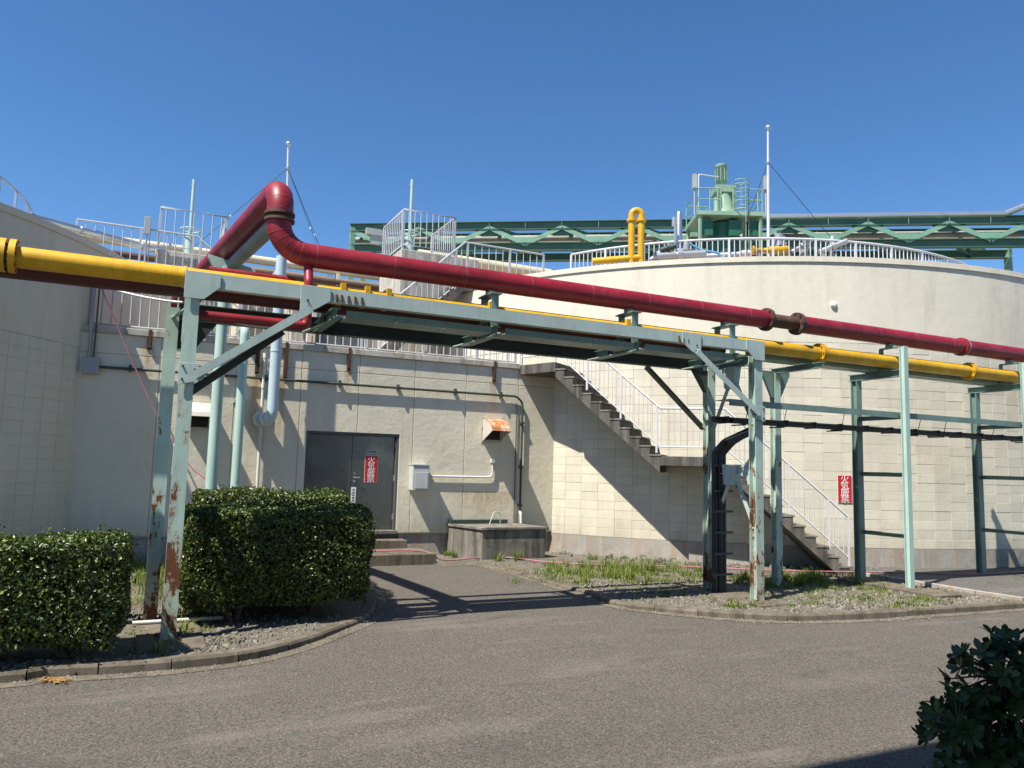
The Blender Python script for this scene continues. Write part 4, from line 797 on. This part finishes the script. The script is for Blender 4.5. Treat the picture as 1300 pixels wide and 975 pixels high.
# green truss pipe bridge
T0 = V((6.95, 30.07, 0)); T1 = V((28.1, 16.64, 0)); T1 = T1+(T1-T0)*.02; td = (T1-T0).normalized(); tn = V((-td.y, td.x, 0)); Lt = (T1-T0).length
tru = thing('truss_bridge', 'long green steel truss bridge carrying pipes behind the tank', 'bridge', (T0.x, T0.y, 0)); ZA, ZB = 11.33, 10.47
for s_, mt in ((0, 'truss_green'), (1.5, 'truss_green')):
    o_ = tn*s_
    for z in (ZA, ZB): q = MB(); q.hsec(T0+o_+V((0, 0, z)), T1+o_+V((0, 0, z)), .24, .31, .02); q.build('chord', mt, tru)
    k = 18; pl = Lt/k
    for i in range(k):
        a = T0+td*(pl*i)+o_; b = T0+td*(pl*(i+1))+o_; za, zb = (ZA-.1, ZB+.1) if i % 2 == 0 else (ZB+.1, ZA-.1)
        q = MB(); q.angle(a+V((0, 0, za)), b+V((0, 0, zb)), .17, .015); q.build('diagonal', 'truss_light' if s_ == 0 else mt, tru)
        for zz, sg in ((ZA-.11, -1), (ZB+.11, 1)):
            if (i % 2 == 0) == (sg < 0) and i > 0:
                q = MB(); q.prism([a-td*.62+V((0, 0, zz)), a+td*.62+V((0, 0, zz)), a+td*.34+V((0, 0, zz+sg*.3)), a-td*.34+V((0, 0, zz+sg*.3))], tn*.02); q.build('gusset_plate', 'truss_light' if sg > 0 else mt, tru)
        if i % 2 == 0 and s_ == 0:
            q = MB(); q.angle(T0+td*(pl*i)+V((0, 0, ZA-.05)), T0+td*(pl*(i+1))+tn*1.5+V((0, 0, ZA-.05)), .11, .012); q.build('cross_brace', mt, tru)
            q = MB(); q.angle(T0+td*(pl*i)+V((0, 0, ZB-.05)), T0+td*(pl*(i+1))+tn*1.5+V((0, 0, ZB-.05)), .11, .012); q.build('cross_brace', mt, tru)
    for i in range(1, k): a = T0+td*(pl*i)+o_-tn*.10; MB().bar(a+V((0, 0, ZA-.11)), a+V((0, 0, ZA+.11)), .02, .02).build('stiffener', 'truss_light', tru)
for e in (T0+td*.1, T1-td*.1):
    for s_ in (0, 1.5): MB().bar(e+tn*s_+V((0, 0, -.2)), e+tn*s_+V((0, 0, ZA)), .2, .2).build('column', 'truss_light', tru)
for s_, z, r in ((.5, 10.98, .12), (.95, 10.95, .10)): MB().tube([T0+tn*s_+V((0, 0, z)), T1+tn*s_+V((0, 0, z))], r, 10).build('pipe', 'grey_duct', tru)
q = MB(); q.box(0, .8, -.3, .3, 0, .55); fl = T0+td*.9+tn*-.0
MB().box(fl.x-.3, fl.x+.55, fl.y-.35, fl.y-.12, 10.95, 11.2).build('lamp_box', 'grey_box', tru); MB().box(fl.x-.1, fl.x+.35, fl.y-.30, fl.y-.12, 10.58, 10.95).build('lamp_bracket', 'grey_box', tru)
sv = thing('silver_pipe', 'silver clad pipe lying on the truss and dropping at its end', 'pipe', (28, 16.6, 11.5)); s0 = T0+td*15.2+V((0, 0, 11.56)); s1 = T1-td*.9+V((0, 0, 11.56)); s2 = T1+td*.15+V((0, 0, 12.0))
MB().tube(bend([s0, s1, s2, V((s2.x, s2.y, 8.0)), V((s2.x, s2.y, .0))], .22), .12, 14).build('pipe', 'silver_clad', sv)
for z in (11.1, 10.6): MB().tube([(s2.x, s2.y, z-.06), (s2.x, s2.y, z+.06)], .16, 14).build('flange', 'galvanised', sv)
# mixer drive at the tank centre
mx = V((18.25, 21.0, 0)); mix = thing('mixer_drive', 'green vertical mixer drive with motor inside a railed platform on the tank', 'machine', (mx.x, mx.y, 8))
er = V((rt[0], rt[1], 0)); ef = V((fw[0], fw[1], 0))
def ml(a, b, z): return mx+er*a+ef*b+V((0, 0, z))
MB().tube([ml(0, 0, 7.9), ml(0, 0, 10.7)], .55, 20).build('pedestal', 'dark_green', mix)
MB().bar(ml(-1.15, 0, 10.86), ml(1.15, 0, 10.86), 2.0, .14).build('deck', 'mixer_green', mix)
for a in (-1.05, 1.05):
    for b in (-.9, .9): MB().bar(ml(a, b, 7.6), ml(a, b, 10.8), .09, .09).build('leg', 'mixer_green', mix)
MB().tube([ml(0, 0, 10.93), ml(0, 0, 11.25), ml(0, 0, 11.26), ml(0, 0, 11.9)], [.40, .40, .33, .33], 20).build('housing', 'mixer_green', mix)
MB().bar(ml(-.36, 0, 12.0), ml(.36, 0, 12.0), .7, .26).build('gearbox', 'mixer_green', mix)
MB().tube([ml(-.06, 0, 12.13), ml(-.06, 0, 12.28), ml(-.06, 0, 12.3), ml(-.06, 0, 12.85), ml(-.06, 0, 12.86), ml(-.06, 0, 12.98)], [.15, .15, .20, .20, .22, .21], 18).build('motor', 'mixer_green', mix)
for k in range(10): a = 2*math.pi*k/10; MB().bar(ml(-.06+.21*math.cos(a), .21*math.sin(a), 12.35), ml(-.06+.21*math.cos(a), .21*math.sin(a), 12.82), .02, .03).build('fin', 'mixer_green', mix)
for s_ in (-.28, .28): MB().bar(ml(s_, -.42, 10.93), ml(s_, -.42, 11.95), .1, .06).build('column', 'mixer_green', mix)
for a in (-1.1, -.72, -.33, .62, .95, 1.1):
    for b in (-.95, .95): MB().tube([ml(a, b, 10.93), ml(a, b, 11.75)], .022, 6).build('rail_post', 'mixer_green', mix)
for z in (11.35, 11.75):
    for b in (-.95, .95):
        MB().tube([ml(-1.1, b, z), ml(-.33, b, z)], .022, 6).build('guard_rail', 'mixer_green', mix); MB().tube([ml(.62, b, z), ml(1.1, b, z)], .022, 6).build('guard_rail', 'mixer_green', mix)
    for a in (-1.1, 1.1): MB().tube([ml(a, -.95, z), ml(a, .95, z)], .022, 6).build('guard_rail', 'mixer_green', mix)
for z in (11.0, 11.3, 11.6, 11.9, 12.05): MB().tube([ml(.38+.28*math.cos(t), -.85+.28*math.sin(t), z) for t in np.linspace(-2.6, 2.6, 13)], .018, 5).build('cage_hoop', 'mixer_green', mix)
for t in (-1.2, 0, 1.2): MB().tube([ml(.38+.28*math.cos(t), -.85+.28*math.sin(t), 8.5), ml(.38+.28*math.cos(t), -.85+.28*math.sin(t), 12.05)], .015, 5).build('cage_bar', 'mixer_green', mix)
MB().tube(bend([ml(-1.0, -.5, 10.93), ml(-1.0, -.5, 12.42), ml(-.2, -.2, 12.45)], .08), .025, 7).build('conduit', 'white_rail', mix)
for a in (-1.28, 1.28): MB().tube([ml(a*.97, -.9, 10.8), ml(a*.97, -.9, 11.75)], .03, 6).build('lamp_pole', 'grey_box', mix); MB().bar(ml(a*.97-.07, -.9, 12.0), ml(a*.97+.07, -.9, 12.0), .16, .5).build('lamp_head', 'grey_box', mix)
for a in (-.8, .2, .9): MB().bar(ml(a-.22, -.6, 10.4), ml(a+.22, -.6, 10.4), .4, .55).build('panel', 'dark_green', mix)
# yellow gas goose-neck, vents and valves on the tank roof
gn = thing('gas_gooseneck', 'bright yellow upside-down U gas pipe on the cream tank roof', 'pipe', (10.6, 15.4, 6.5)); u0 = at(801.8, 300, 18.6); u1 = at(814.0, 300, 18.6); uz = at(809, 268, 18.6).z; hd = (u1-u0); hd.z = 0; hw = hd.length/2; mid = (u0+u1)/2; hd.normalize()
MB().tube([V((u0.x, u0.y, 6.4)), V((u0.x, u0.y, uz-.1))]+arc3((mid.x, mid.y, uz-.08), -hd, (0, 0, 1), hw, .05, math.pi-.05, 12)+[V((u1.x, u1.y, uz-.1)), V((u1.x, u1.y, 6.4))], .082, 14).build('pipe', 'yellow_pipe', gn)
for u in (u0, u1): MB().tube([(u.x, u.y, uz-.24), (u.x, u.y, uz-.18)], .118, 16).build('flange', 'yellow_pipe', gn)
e0 = at(752, 338, 18.6); MB().tube(bend([V((u1.x, u1.y, 7.0)), V((u0.x, u0.y, 6.98)), V((e0.x, e0.y, 6.9))], .2), .085, 12).build('tail_pipe', 'yellow_pipe', gn)
sv2 = thing('silver_vent', 'upright silver vent pipe between the yellow gooseneck and the mixer', 'pipe', (12.2, 15.7, 6.6)); a = at(862, 300, 20); zt_ = at(862, 268, 20).z
MB().tube([V((a.x, a.y, 6.5)), V((a.x, a.y, zt_-.08)), V((a.x, a.y, zt_))], [.085, .085, .05], 14).build('pipe', 'silver_clad', sv2); MB().tube([V((a.x-.12, a.y+.05, zt_-.38)), V((a.x-.12, a.y+.05, zt_-.15))], .06, 8).build('side_cap', 'galvanised', sv2); MB().tube([V((a.x-.2, a.y-.1, 6.5)), V((a.x-.2, a.y-.1, zt_-.45))], .03, 8).build('side_pipe', 'galvanised', sv2)
yb = thing('yellow_valve', 'yellow tapered gas valve body behind the tank railing', 'valve', (14, 14.4, 6.6)); a, b = at(955, 318, 19.5), at(1000, 317, 19.5)
MB().tube([a, a.lerp(b, .05), a.lerp(b, .06), a.lerp(b, .4), a.lerp(b, .55), a.lerp(b, .95), b], [.12, .12, .05, .06, .11, .12, .09], 14).build('body', 'yellow_pipe', yb); MB().tube([a.lerp(b, .75)+V((0, 0, .1)), a.lerp(b, .75)+V((0, 0, .4))], .11, 12).build('bonnet', 'galvanised', yb)
for t in (.2, .8): c = a.lerp(b, t); MB().tube([V((c.x, c.y, 6.5)), c-V((0, 0, .05))], .03, 6).build('stand', 'galvanised', yb)
MB().tube([a.lerp(b, .78)+V((0, 0, .38)), a.lerp(b, .78)+V((0, 0, .5))], .07, 10).build('cap', 'dark_steel', yb)
mf = thing('pipe_manifold', 'jumble of grey valves and pipes on the cream tank roof', 'pipes', (12, 15.5, 6.6))
for (x0, y0), (x1, y1), r, mt, dp in (((830, 326), (895, 322), .10, 'galvanised', 19), ((838, 318), (858, 312), .07, 'dark_steel', 19), ((845, 326), (850, 308), .06, 'galvanised', 19.2), ((826, 330), (848, 316), .06, 'grey_box', 19.3), ((892, 325), (1000, 318), .05, 'white_rail', 19.6), ((1005, 320), (1030, 304), .06, 'grey_box', 19.5), ((1020, 322), (1024, 303), .09, 'galvanised', 19.7), ((1040, 320), (1075, 306), .07, 'galvanised', 19.5), ((1055, 322), (1057, 300), .05, 'white_rail', 19.6), ((870, 327), (872, 308), .08, 'grey_box', 19.1), ((990, 316), (992, 300), .10, 'galvanised', 19.9)):
    a, b = at(x0, y0, dp), at(x1, y1, dp); MB().tube([a, b], r, 10).build('pipe', mt, mf); MB().tube([a.lerp(b, .45), a.lerp(b, .55)], r*1.6, 10).build('flange', mt, mf)
for x, dp in ((835, 19), (850, 19.2), (872, 19.1), (895, 19.6), (1000, 19.6), (1022, 19.7), (1045, 19.5), (1057, 19.6)):
    c = at(x, 328, dp); MB().box(c.x-.06, c.x+.06, c.y-.06, c.y+.06, 6.4, c.z+.12).build('stand', 'grey_box', mf)
a, b = at(875, 309, 19.3), at(915, 324, 19.3); o = MB().tube(catmull([a, a.lerp(b, .4)-V((0, 0, .05)), b, b-V((0, 0, .5))], 5), .03, 8).build('blue_hose', 'blue_hose', base=b); tag(o, 'blue hose sloping down behind the tank railing', 'hose')
# ================================================================== PLANTS
def leaf_geo(C, N, size, rng, fold=.25, asp=.5, up_bias=0.):
    n = len(C); N = N/np.linalg.norm(N, axis=1, keepdims=True); r = rng.normal(size=(n, 3)); a = np.cross(N, r); a /= np.linalg.norm(a, axis=1, keepdims=True); b = np.cross(N, a)
    L_ = (size*rng.uniform(.65, 1.3, n))[:, None]; W = L_*asp
    p0 = C-a*L_*.5; p2 = C+a*L_*.5; p1 = C+b*W*.5+N*L_*fold*.5; p3 = C-b*W*.5+N*L_*fold*.5
    return np.stack([p0, p1, p2, p3], 1)
def leaves_obj(name, C, N, size, mat, parent, rng, **kw):
    P = leaf_geo(C, N, size, rng, **kw); n = len(P); og = org(parent); me = bpy.data.meshes.new(name); v = P.reshape(-1, 3)-np.array(og)
    idx = np.arange(n)[:, None]*4; f = np.concatenate([idx+np.array([0, 1, 2]), idx+np.array([0, 2, 3])], 1).reshape(-1, 3)
    me.vertices.add(len(v)); me.vertices.foreach_set('co', v.ravel()); me.loops.add(f.size); me.loops.foreach_set('vertex_index', f.ravel().astype(np.int32)); me.polygons.add(len(f))
    me.polygons.foreach_set('loop_start', np.arange(0, f.size, 3, dtype=np.int32)); me.polygons.foreach_set('loop_total', np.full(len(f), 3, dtype=np.int32)); me.update(calc_edges=True); me.validate()
    me.materials.append(MAT[mat]); o = bpy.data.objects.new(name, me); COL.objects.link(o); o.parent = parent; o['kind'] = 'stuff'; return o
def sbox(x0, x1, y0, y1, z0, z1, n, rng, rnd=.085, depth=.10):
    h = np.array([(x1-x0)/2, (y1-y0)/2, (z1-z0)/2]); c = np.array([(x0+x1)/2, (y0+y1)/2, (z0+z1)/2]); ar = np.array([h[1]*h[2], h[0]*h[2], h[0]*h[1]]); ar = np.repeat(ar, 2)
    fc = rng.choice(6, n, p=ar/ar.sum()); p = rng.uniform(-1, 1, (n, 3)); ax = fc//2; p[np.arange(n), ax] = np.where(fc % 2, 1, -1); p = p*h
    inner = np.clip(p, -(h-rnd), h-rnd); dv = p-inner; ln = np.linalg.norm(dv, axis=1, keepdims=True); nr = dv/np.maximum(ln, 1e-6); q = inner+nr*rnd
    lump = .02*np.sin(q[:, [0]]*5.1+q[:, [2]]*4+1)+.018*np.sin(q[:, [1]]*6.3+q[:, [0]]*3.3)+.022*np.sin(q[:, [2]]*11+q[:, [0]]*9.7+q[:, [1]]*8)
    low_ = np.clip((q[:, [2]]+h[2]*.55)/(h[2]*.45), -1, 0); lump = lump+low_*.16*(1+.5*np.sin(q[:, [0]]*6+q[:, [1]]*5))
    q = q+nr*(lump+.02-np.abs(rng.normal(0, depth*.5, (n, 1)))+(rng.random((n, 1)) > .975)*rng.uniform(.02, .09, (n, 1)))
    N = nr+rng.normal(0, .58, (n, 3)); return q+c, N
def hedge(label, x0, x1, y0, y1, z0, z1, n, trunks, group=None):
    root = thing('hedge', label, 'hedge', ((x0+x1)/2, (y0+y1)/2, 0), group); C_, N_ = sbox(x0, x1, y0, y1, z0, z1, n, rng)
    keep = (np.sin(C_[:, 0]*17+C_[:, 2]*13)*np.sin(C_[:, 2]*19-C_[:, 0]*11+C_[:, 1]*15) < .62) | (rng.random(len(C_)) < .45); C_, N_ = C_[keep], N_[keep]; leaves_obj('foliage', C_, N_, rng.uniform(.026, .05, len(C_)), 'hedge_leaf', root, rng, fold=.3, asp=.55)
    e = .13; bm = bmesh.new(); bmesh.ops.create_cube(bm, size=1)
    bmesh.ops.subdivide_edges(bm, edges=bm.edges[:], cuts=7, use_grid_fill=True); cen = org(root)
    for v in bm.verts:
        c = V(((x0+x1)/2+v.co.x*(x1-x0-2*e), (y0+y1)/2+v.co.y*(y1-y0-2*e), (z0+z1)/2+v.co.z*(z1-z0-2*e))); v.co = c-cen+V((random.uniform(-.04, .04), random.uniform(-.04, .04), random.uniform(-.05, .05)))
    me = bpy.data.meshes.new('dark_core'); bm.to_mesh(me); bm.free(); me.materials.append(MAT['hedge_core']); o = bpy.data.objects.new('dark_core', me); COL.objects.link(o); o.parent = root  # solid dark core, added to stop light passing through the leaves
    for (tx, ty) in trunks:
        q = MB(); b = V((tx, ty, -.05))
        for k in range(3):
            a = random.uniform(0, 6.28); t = b+V((math.cos(a)*.22, math.sin(a)*.14, z0+.35)); q.tube(catmull([b+V((.02*k, 0, 0)), b.lerp(t, .5)+V((random.uniform(-.04, .04), random.uniform(-.04, .04), 0)), t], 4), [.045-.0025*i for i in range(9)], 7)
        q.build('trunk', 'bark', root)
    return root
hedge('low clipped box hedge standing left of the rusted rack posts', -2.6, -.06, 8.06, 9.0, .08, 1.10, 62000, [(-.5, 8.5), (-1.3, 8.5), (-2.1, 8.5)])
hedge('taller clipped box hedge right of the rusted rack posts', .52, 2.64, 9.38, 10.75, .13, 1.29, 76000, [(1.08, 9.72), (2.05, 9.95)])
hedge('clipped hedge with a higher top tucked behind the taller hedge', .72, 2.70, 10.8, 12.2, .22, 1.43, 50000, [(1.5, 11.5), (2.3, 11.6)])
# shaded bush with large leaves in front
bush = thing('leafy_bush', 'dark glossy leafy bush standing in shade beside the road', 'bush', (4.75, 2.55, 0))
def leafshape(name, L_, mat):
    n_ = 5; vs = []; pr = [(0, .03), (.25, .12), (.55, .205), (.8, .17), (1, .0)]
    for t, w_ in pr: z = .05*math.sin(t*3); vs += [(t*L_, -w_*L_, z*L_+.06*w_*L_), (t*L_, 0, z*L_-.02*L_), (t*L_, w_*L_, z*L_+.06*w_*L_)]
    m = MB(); m.add(vs, [(i*3+j, i*3+3+j, i*3+4+j, i*3+1+j) for i in range(4) for j in (0, 1)], True); o = m.build(name, mat); me = o.data; bpy.data.objects.remove(o); return me
lme = leafshape('leaf', .085, 'bush_leaf'); lv = [v.co.copy() for v in lme.vertices]; lfcs = [tuple(p.vertices) for p in lme.polygons]
tips = []; bb = V((4.85, 2.42, -.05)); br = MB()
lobes = [((1272, 862), .25, 4.30, 60), ((1318, 868), .27, 4.35, 50), ((1218, 930), .20, 4.15, 42), ((1262, 955), .26, 4.2, 55), ((1320, 945), .30, 4.3, 50), ((1290, 1040), .36, 4.25, 45), ((1235, 1010), .24, 4.15, 32)]
hub = []
for (pxy, r, dp, n) in lobes:
    c = at(*pxy, dp); mid = bb.lerp(c, .55)+V((random.uniform(-.05, .05), random.uniform(-.05, .05), .05)); br.tube(catmull([bb, mid, c], 5), [.026-.0018*i for i in range(11)], 6)
    for k in range(n):
        d = V(rng.normal(size=3)).normalized(); d.z = d.z*.9+.15; p = c+d*r*random.uniform(.55, 1.05)*V((1, 1, 1)).x; tips.append((p, (p-c).normalized())); br.tube([c.lerp(p, .0), c.lerp(p, .5)+V((0, 0, .015)), p], [.008, .006, .004], 4)
br.build('branches', 'bark', bush)
items = []
for p, d in tips:
    k = random.randint(5, 8)
    for i in range(k):
        a = 2*math.pi*i/k+random.uniform(-.3, .3); _, s_, u_ = frame(d); o_ = (s_*math.cos(a)+u_*math.sin(a)+d*random.uniform(.25, .9)).normalized(); xa = o_; za = (d-o_*d.dot(o_)).normalized(); ya = za.cross(xa)
        items.append(((p-V(CAM)).length, Matrix((( xa.x, ya.x, za.x, p.x), (xa.y, ya.y, za.y, p.y), (xa.z, ya.z, za.z, p.z), (0, 0, 0, 1))), random.uniform(.7, 1.2)))
def inframe(p): v = np.array(p)-CAM; z = v@cF; x = 650+F_PX*(v@cr)/z; y = 487.5-F_PX*(v@cu)/z; return 0 if (x < 1305 and y < 985) else 1
items.sort(key=lambda t: (inframe(t[1].translation), t[0])); rest = MB(); bo = org(bush)
for k, (dist, M, s_) in enumerate(items):
    if k < 300:
        o = bpy.data.objects.new('leaf', lme); COL.objects.link(o); o.parent = bush; M2 = M.copy(); M2.translation = M.translation-bo; o.matrix_local = M2 @ Matrix.Scale(s_, 4)
    else: MM = M @ Matrix.Scale(s_, 4); rest.add([MM @ v for v in lv], lfcs, True)
rest.build('foliage', 'bush_leaf', bush, kind='stuff')
# grass, weeds, gravel, stones
def blades(name, label, spots, parent=None):
    tri = []; vs = []
    for (c, r, n, h) in spots:
        for _ in range(n):
            a = random.uniform(0, 6.28); q = r*math.sqrt(random.random()); x, y = c.x+q*math.cos(a), c.y+q*math.sin(a); hh = h*random.uniform(.4, 1.2); t = random.uniform(0, 6.28); w_ = random.uniform(.004, .008); dx, dy = math.cos(t), math.sin(t); le = hh*random.uniform(.2, 1.3)
            i = len(vs); vs += [(x-dy*w_, y+dx*w_, 0), (x+dy*w_, y-dx*w_, 0), (x+dx*le*.4-dy*w_*.8, y+dy*le*.4+dx*w_*.8, hh*.6), (x+dx*le*.4+dy*w_*.8, y+dy*le*.4-dx*w_*.8, hh*.6), (x+dx*le, y+dy*le, hh)]
            tri += [(i, i+1, i+3, i+2), (i+2, i+3, i+4)]
    m = MB(); m.add(vs, tri); o = m.build(name, 'grass'); o['kind'] = 'stuff'; o['label'] = label; return o
def clumps(regs):
    S = []
    for (x0, x1, y0, y1, k, h, rr, nb) in regs:
        for _ in range(k): S.append((gz(random.uniform(x0, x1), random.triangular(y0, y1)), rr*random.uniform(.3, 1.2), int(nb*random.uniform(.3, 1.5)), h*.78*random.choice((.35, .5, .7, 1., 1.25))))
    return S
blades('grass', 'green weeds growing through the gravel bed by the tank', clumps([(735, 850, 720, 742, 26, .26, .2, 70), (690, 900, 710, 742, 75, .13, .28, 45), (632, 668, 704, 716, 8, .26, .09, 40), (560, 600, 697, 710, 9, .2, .12, 40), (850, 900, 716, 735, 12, .2, .2, 50), (925, 1085, 728, 750, 48, .19, .2, 60), (985, 1060, 735, 742, 12, .28, .12, 60), (930, 1215, 745, 776, 90, .07, .2, 30), (1085, 1125, 735, 752, 9, .18, .15, 45), (740, 900, 738, 765, 34, .07, .15, 26), (920, 960, 766, 777, 6, .09, .1, 35), (1150, 1225, 752, 768, 14, .06, .2, 35), (1255, 1300, 733, 746, 9, .09, .2, 40), (640, 760, 718, 745, 12, .07, .16, 26)]))
blades('grass', 'grass tufts between the two clipped hedges', clumps([(168, 215, 700, 775, 34, .22, .3, 50), (215, 262, 740, 800, 16, .13, .2, 36), (225, 245, 795, 815, 5, .22, .06, 22), (160, 215, 826, 838, 7, .2, .05, 9), (165, 300, 790, 830, 12, .06, .12, 18)]))
def inside(p, poly):
    c = False; j = len(poly)-1
    for i in range(len(poly)):
        if (poly[i].y > p.y) != (poly[j].y > p.y) and p.x < (poly[j].x-poly[i].x)*(p.y-poly[i].y)/(poly[j].y-poly[i].y)+poly[i].x: c = not c
        j = i
    return c
def gravel(name, regions, poly, label):
    vs = []; fs = []
    for (x0, x1, y0, y1, k) in regions:
        for _ in range(k):
            p = gz(random.uniform(x0, x1), random.uniform(y0, y1), .0); s_ = abs(random.gauss(.006, .008))+.006; i = len(vs); a = random.uniform(0, 6.28)
            if not inside(p, poly): continue
            pts = [(math.cos(a+t)*s_*random.uniform(.7, 1.3), math.sin(a+t)*s_*random.uniform(.7, 1.3)) for t in (0, 1.3, 2.5, 3.9, 5.1)]; zt = .004+s_*random.uniform(.4, .9)
            vs += [(p.x+u, p.y+v, -.012) for u, v in pts]+[(p.x+u*.65, p.y+v*.65, zt+random.uniform(-.3, .3)*s_) for u, v in pts]
            fs += [(i+j, i+(j+1) % 5, i+5+(j+1) % 5, i+5+j) for j in range(5)]+[tuple(i+5+j for j in range(5))]
    m = MB(); m.add(vs, fs); o = m.build(name, 'gravel'); o['kind'] = 'stuff'; o['label'] = label
RPOLY = rin[::3]+[V((24, 12, 0)), V((17, 10.6, 0)), V((13, 11.8, 0)), V((10.5, 13.8, 0)), V((8.8, 15.7, 0)), V((5.2, 15.7, 0))]; LPOLY = lin[::3]+[V((3.15, 15.6, 0)), V((-5.5, 15.6, 0))]
gravel('gravel', [(740, 960, 740, 775, 2000), (600, 900, 702, 745, 1500), (1000, 1230, 742, 779, 1800), (900, 1080, 725, 785, 1200), (1180, 1300, 750, 768, 700)], RPOLY, 'loose pale gravel on the bed under the rack')
gravel('gravel', [(165, 320, 770, 838, 900), (0, 180, 838, 856, 400), (230, 450, 780, 828, 500)], LPOLY, 'loose gravel and litter around the hedges')
def stone_mesh(seed):
    r_ = random.Random(seed); bm = bmesh.new(); bmesh.ops.create_icosphere(bm, subdivisions=1, radius=1)
    for v in bm.verts: v.co *= r_.uniform(.72, 1.15)
    me = bpy.data.meshes.new('stone'); bm.to_mesh(me); bm.free(); me.materials.append(MAT['stone_mat']); return me
sm = [stone_mesh(i) for i in range(6)]
for i in range(70):
    t = D(random.uniform(214, 247)); p = cpt(RR+.12+abs(random.gauss(0, .28)), t, .02); s_ = random.uniform(.035, .10) if i < 50 else random.uniform(.08, .14)
    inst('stone', random.choice(sm), bed_right, p, (random.uniform(0, 3), random.uniform(0, 3), random.uniform(0, 6)), (s_, s_*.9, s_*.65))
for i in range(26):
    p = gz(random.uniform(1000, 1180), random.uniform(752, 776), .0); s_ = random.uniform(.03, .06); inst('stone', random.choice(sm), bed_right, p, (0, 0, random.uniform(0, 6)), (s_, s_, s_*.6))
for i in range(22):
    p = gz(random.uniform(215, 300), random.uniform(790, 832), .0); s_ = random.uniform(.025, .06); inst('stone', random.choice(sm), bed_left, p, (0, 0, random.uniform(0, 6)), (s_, s_, s_*.6))
o = MB().tube([gz(168, 791, .05), gz(285, 784, .05)], .022, 8).build('ground_pipe', 'white_pvc', base=gz(230, 788, .03)); tag(o, 'thin white pipe lying on the soil by the rusted rack posts', 'pipe')
lit = []
C_ = np.array([[*gz(random.gauss(68, 13), random.gauss(863.5, 1.6), road_z(8)+.012)] for _ in range(46)]); root = thing('leaf_litter', 'small pile of dry brown leaves in the gutter by the left kerb', 'leaves', gz(68, 864, -.1)); leaves_obj('dry_leaves', C_, np.array([[0, 0, 1.]]*46)+rng.normal(0, .3, (46, 3)), .06, 'dry_leaf', root, rng, fold=.3)
C_ = np.array([[*gz(random.gauss(1150, 25), random.gauss(786, 1.6), road_z(6)+.012)] for _ in range(26)]); root = thing('leaf_litter', 'scattered dry leaves in the gutter below the weedy bed', 'leaves', gz(1150, 786, -.1)); leaves_obj('dry_leaves', C_, np.array([[0, 0, 1.]]*26)+rng.normal(0, .3, (26, 3)), .05, 'dry_leaf', root, rng, fold=.3)
def gutter_bits(line, n, side, name, label):
    vs = []; fs = []
    for _ in range(n):
        j = random.randrange(len(line)-1); p = line[j].lerp(line[j+1], random.random()); t = (line[j+1]-line[j]).normalized(); q = p+V((t.y, -t.x, 0))*side*abs(random.gauss(.02, .09)); s_ = random.uniform(.003, .012); i = len(vs); a = random.uniform(0, 6.28); z0 = road_z(q.y)+.004
        pts = [(math.cos(a+t_)*s_*random.uniform(.6, 1.5), math.sin(a+t_)*s_) for t_ in (0, 1.3, 2.5, 3.9, 5.1)]; vs += [(q.x+u, q.y+v, z0) for u, v in pts]+[(q.x+u*.6, q.y+v*.6, z0+s_*.8) for u, v in pts]
        fs += [(i+k, i+(k+1) % 5, i+5+(k+1) % 5, i+5+k) for k in range(5)]+[tuple(i+5+k for k in range(5))]
    m = MB(); m.add(vs, fs); o = m.build(name, 'gravel'); o['kind'] = 'stuff'; o['label'] = label
gutter_bits(lk_line[10:], 900, 1, 'grit', 'loose grit in the gutter beside the hedges'); gutter_bits(rk_line[:-20], 1500, 1, 'grit', 'loose grit in the gutter round the weedy bed')
# building behind the viewer that shades the near edge of the road
sb = thing('office_building', 'office block behind the viewer with overhanging roof', 'building', (3, -5, 0)); he = 11.0; ye = 4.08-.21*(he+.1)
MB().box(-3, 9, -9, -.9, -.1, he-.3).build('wall', 'shade_building', sb); MB().box(-3.5, 9.5, -9.5, ye, he-.299, he).build('roof', 'shade_building', sb)
for i in range(4):
    for z in (1.2, 4.6, 7.9): f_ = MB().box(-2.4+i*2.9, -.8+i*2.9, -.93, -.88, z, z+1.5).build('window', 'dark_door', sb)
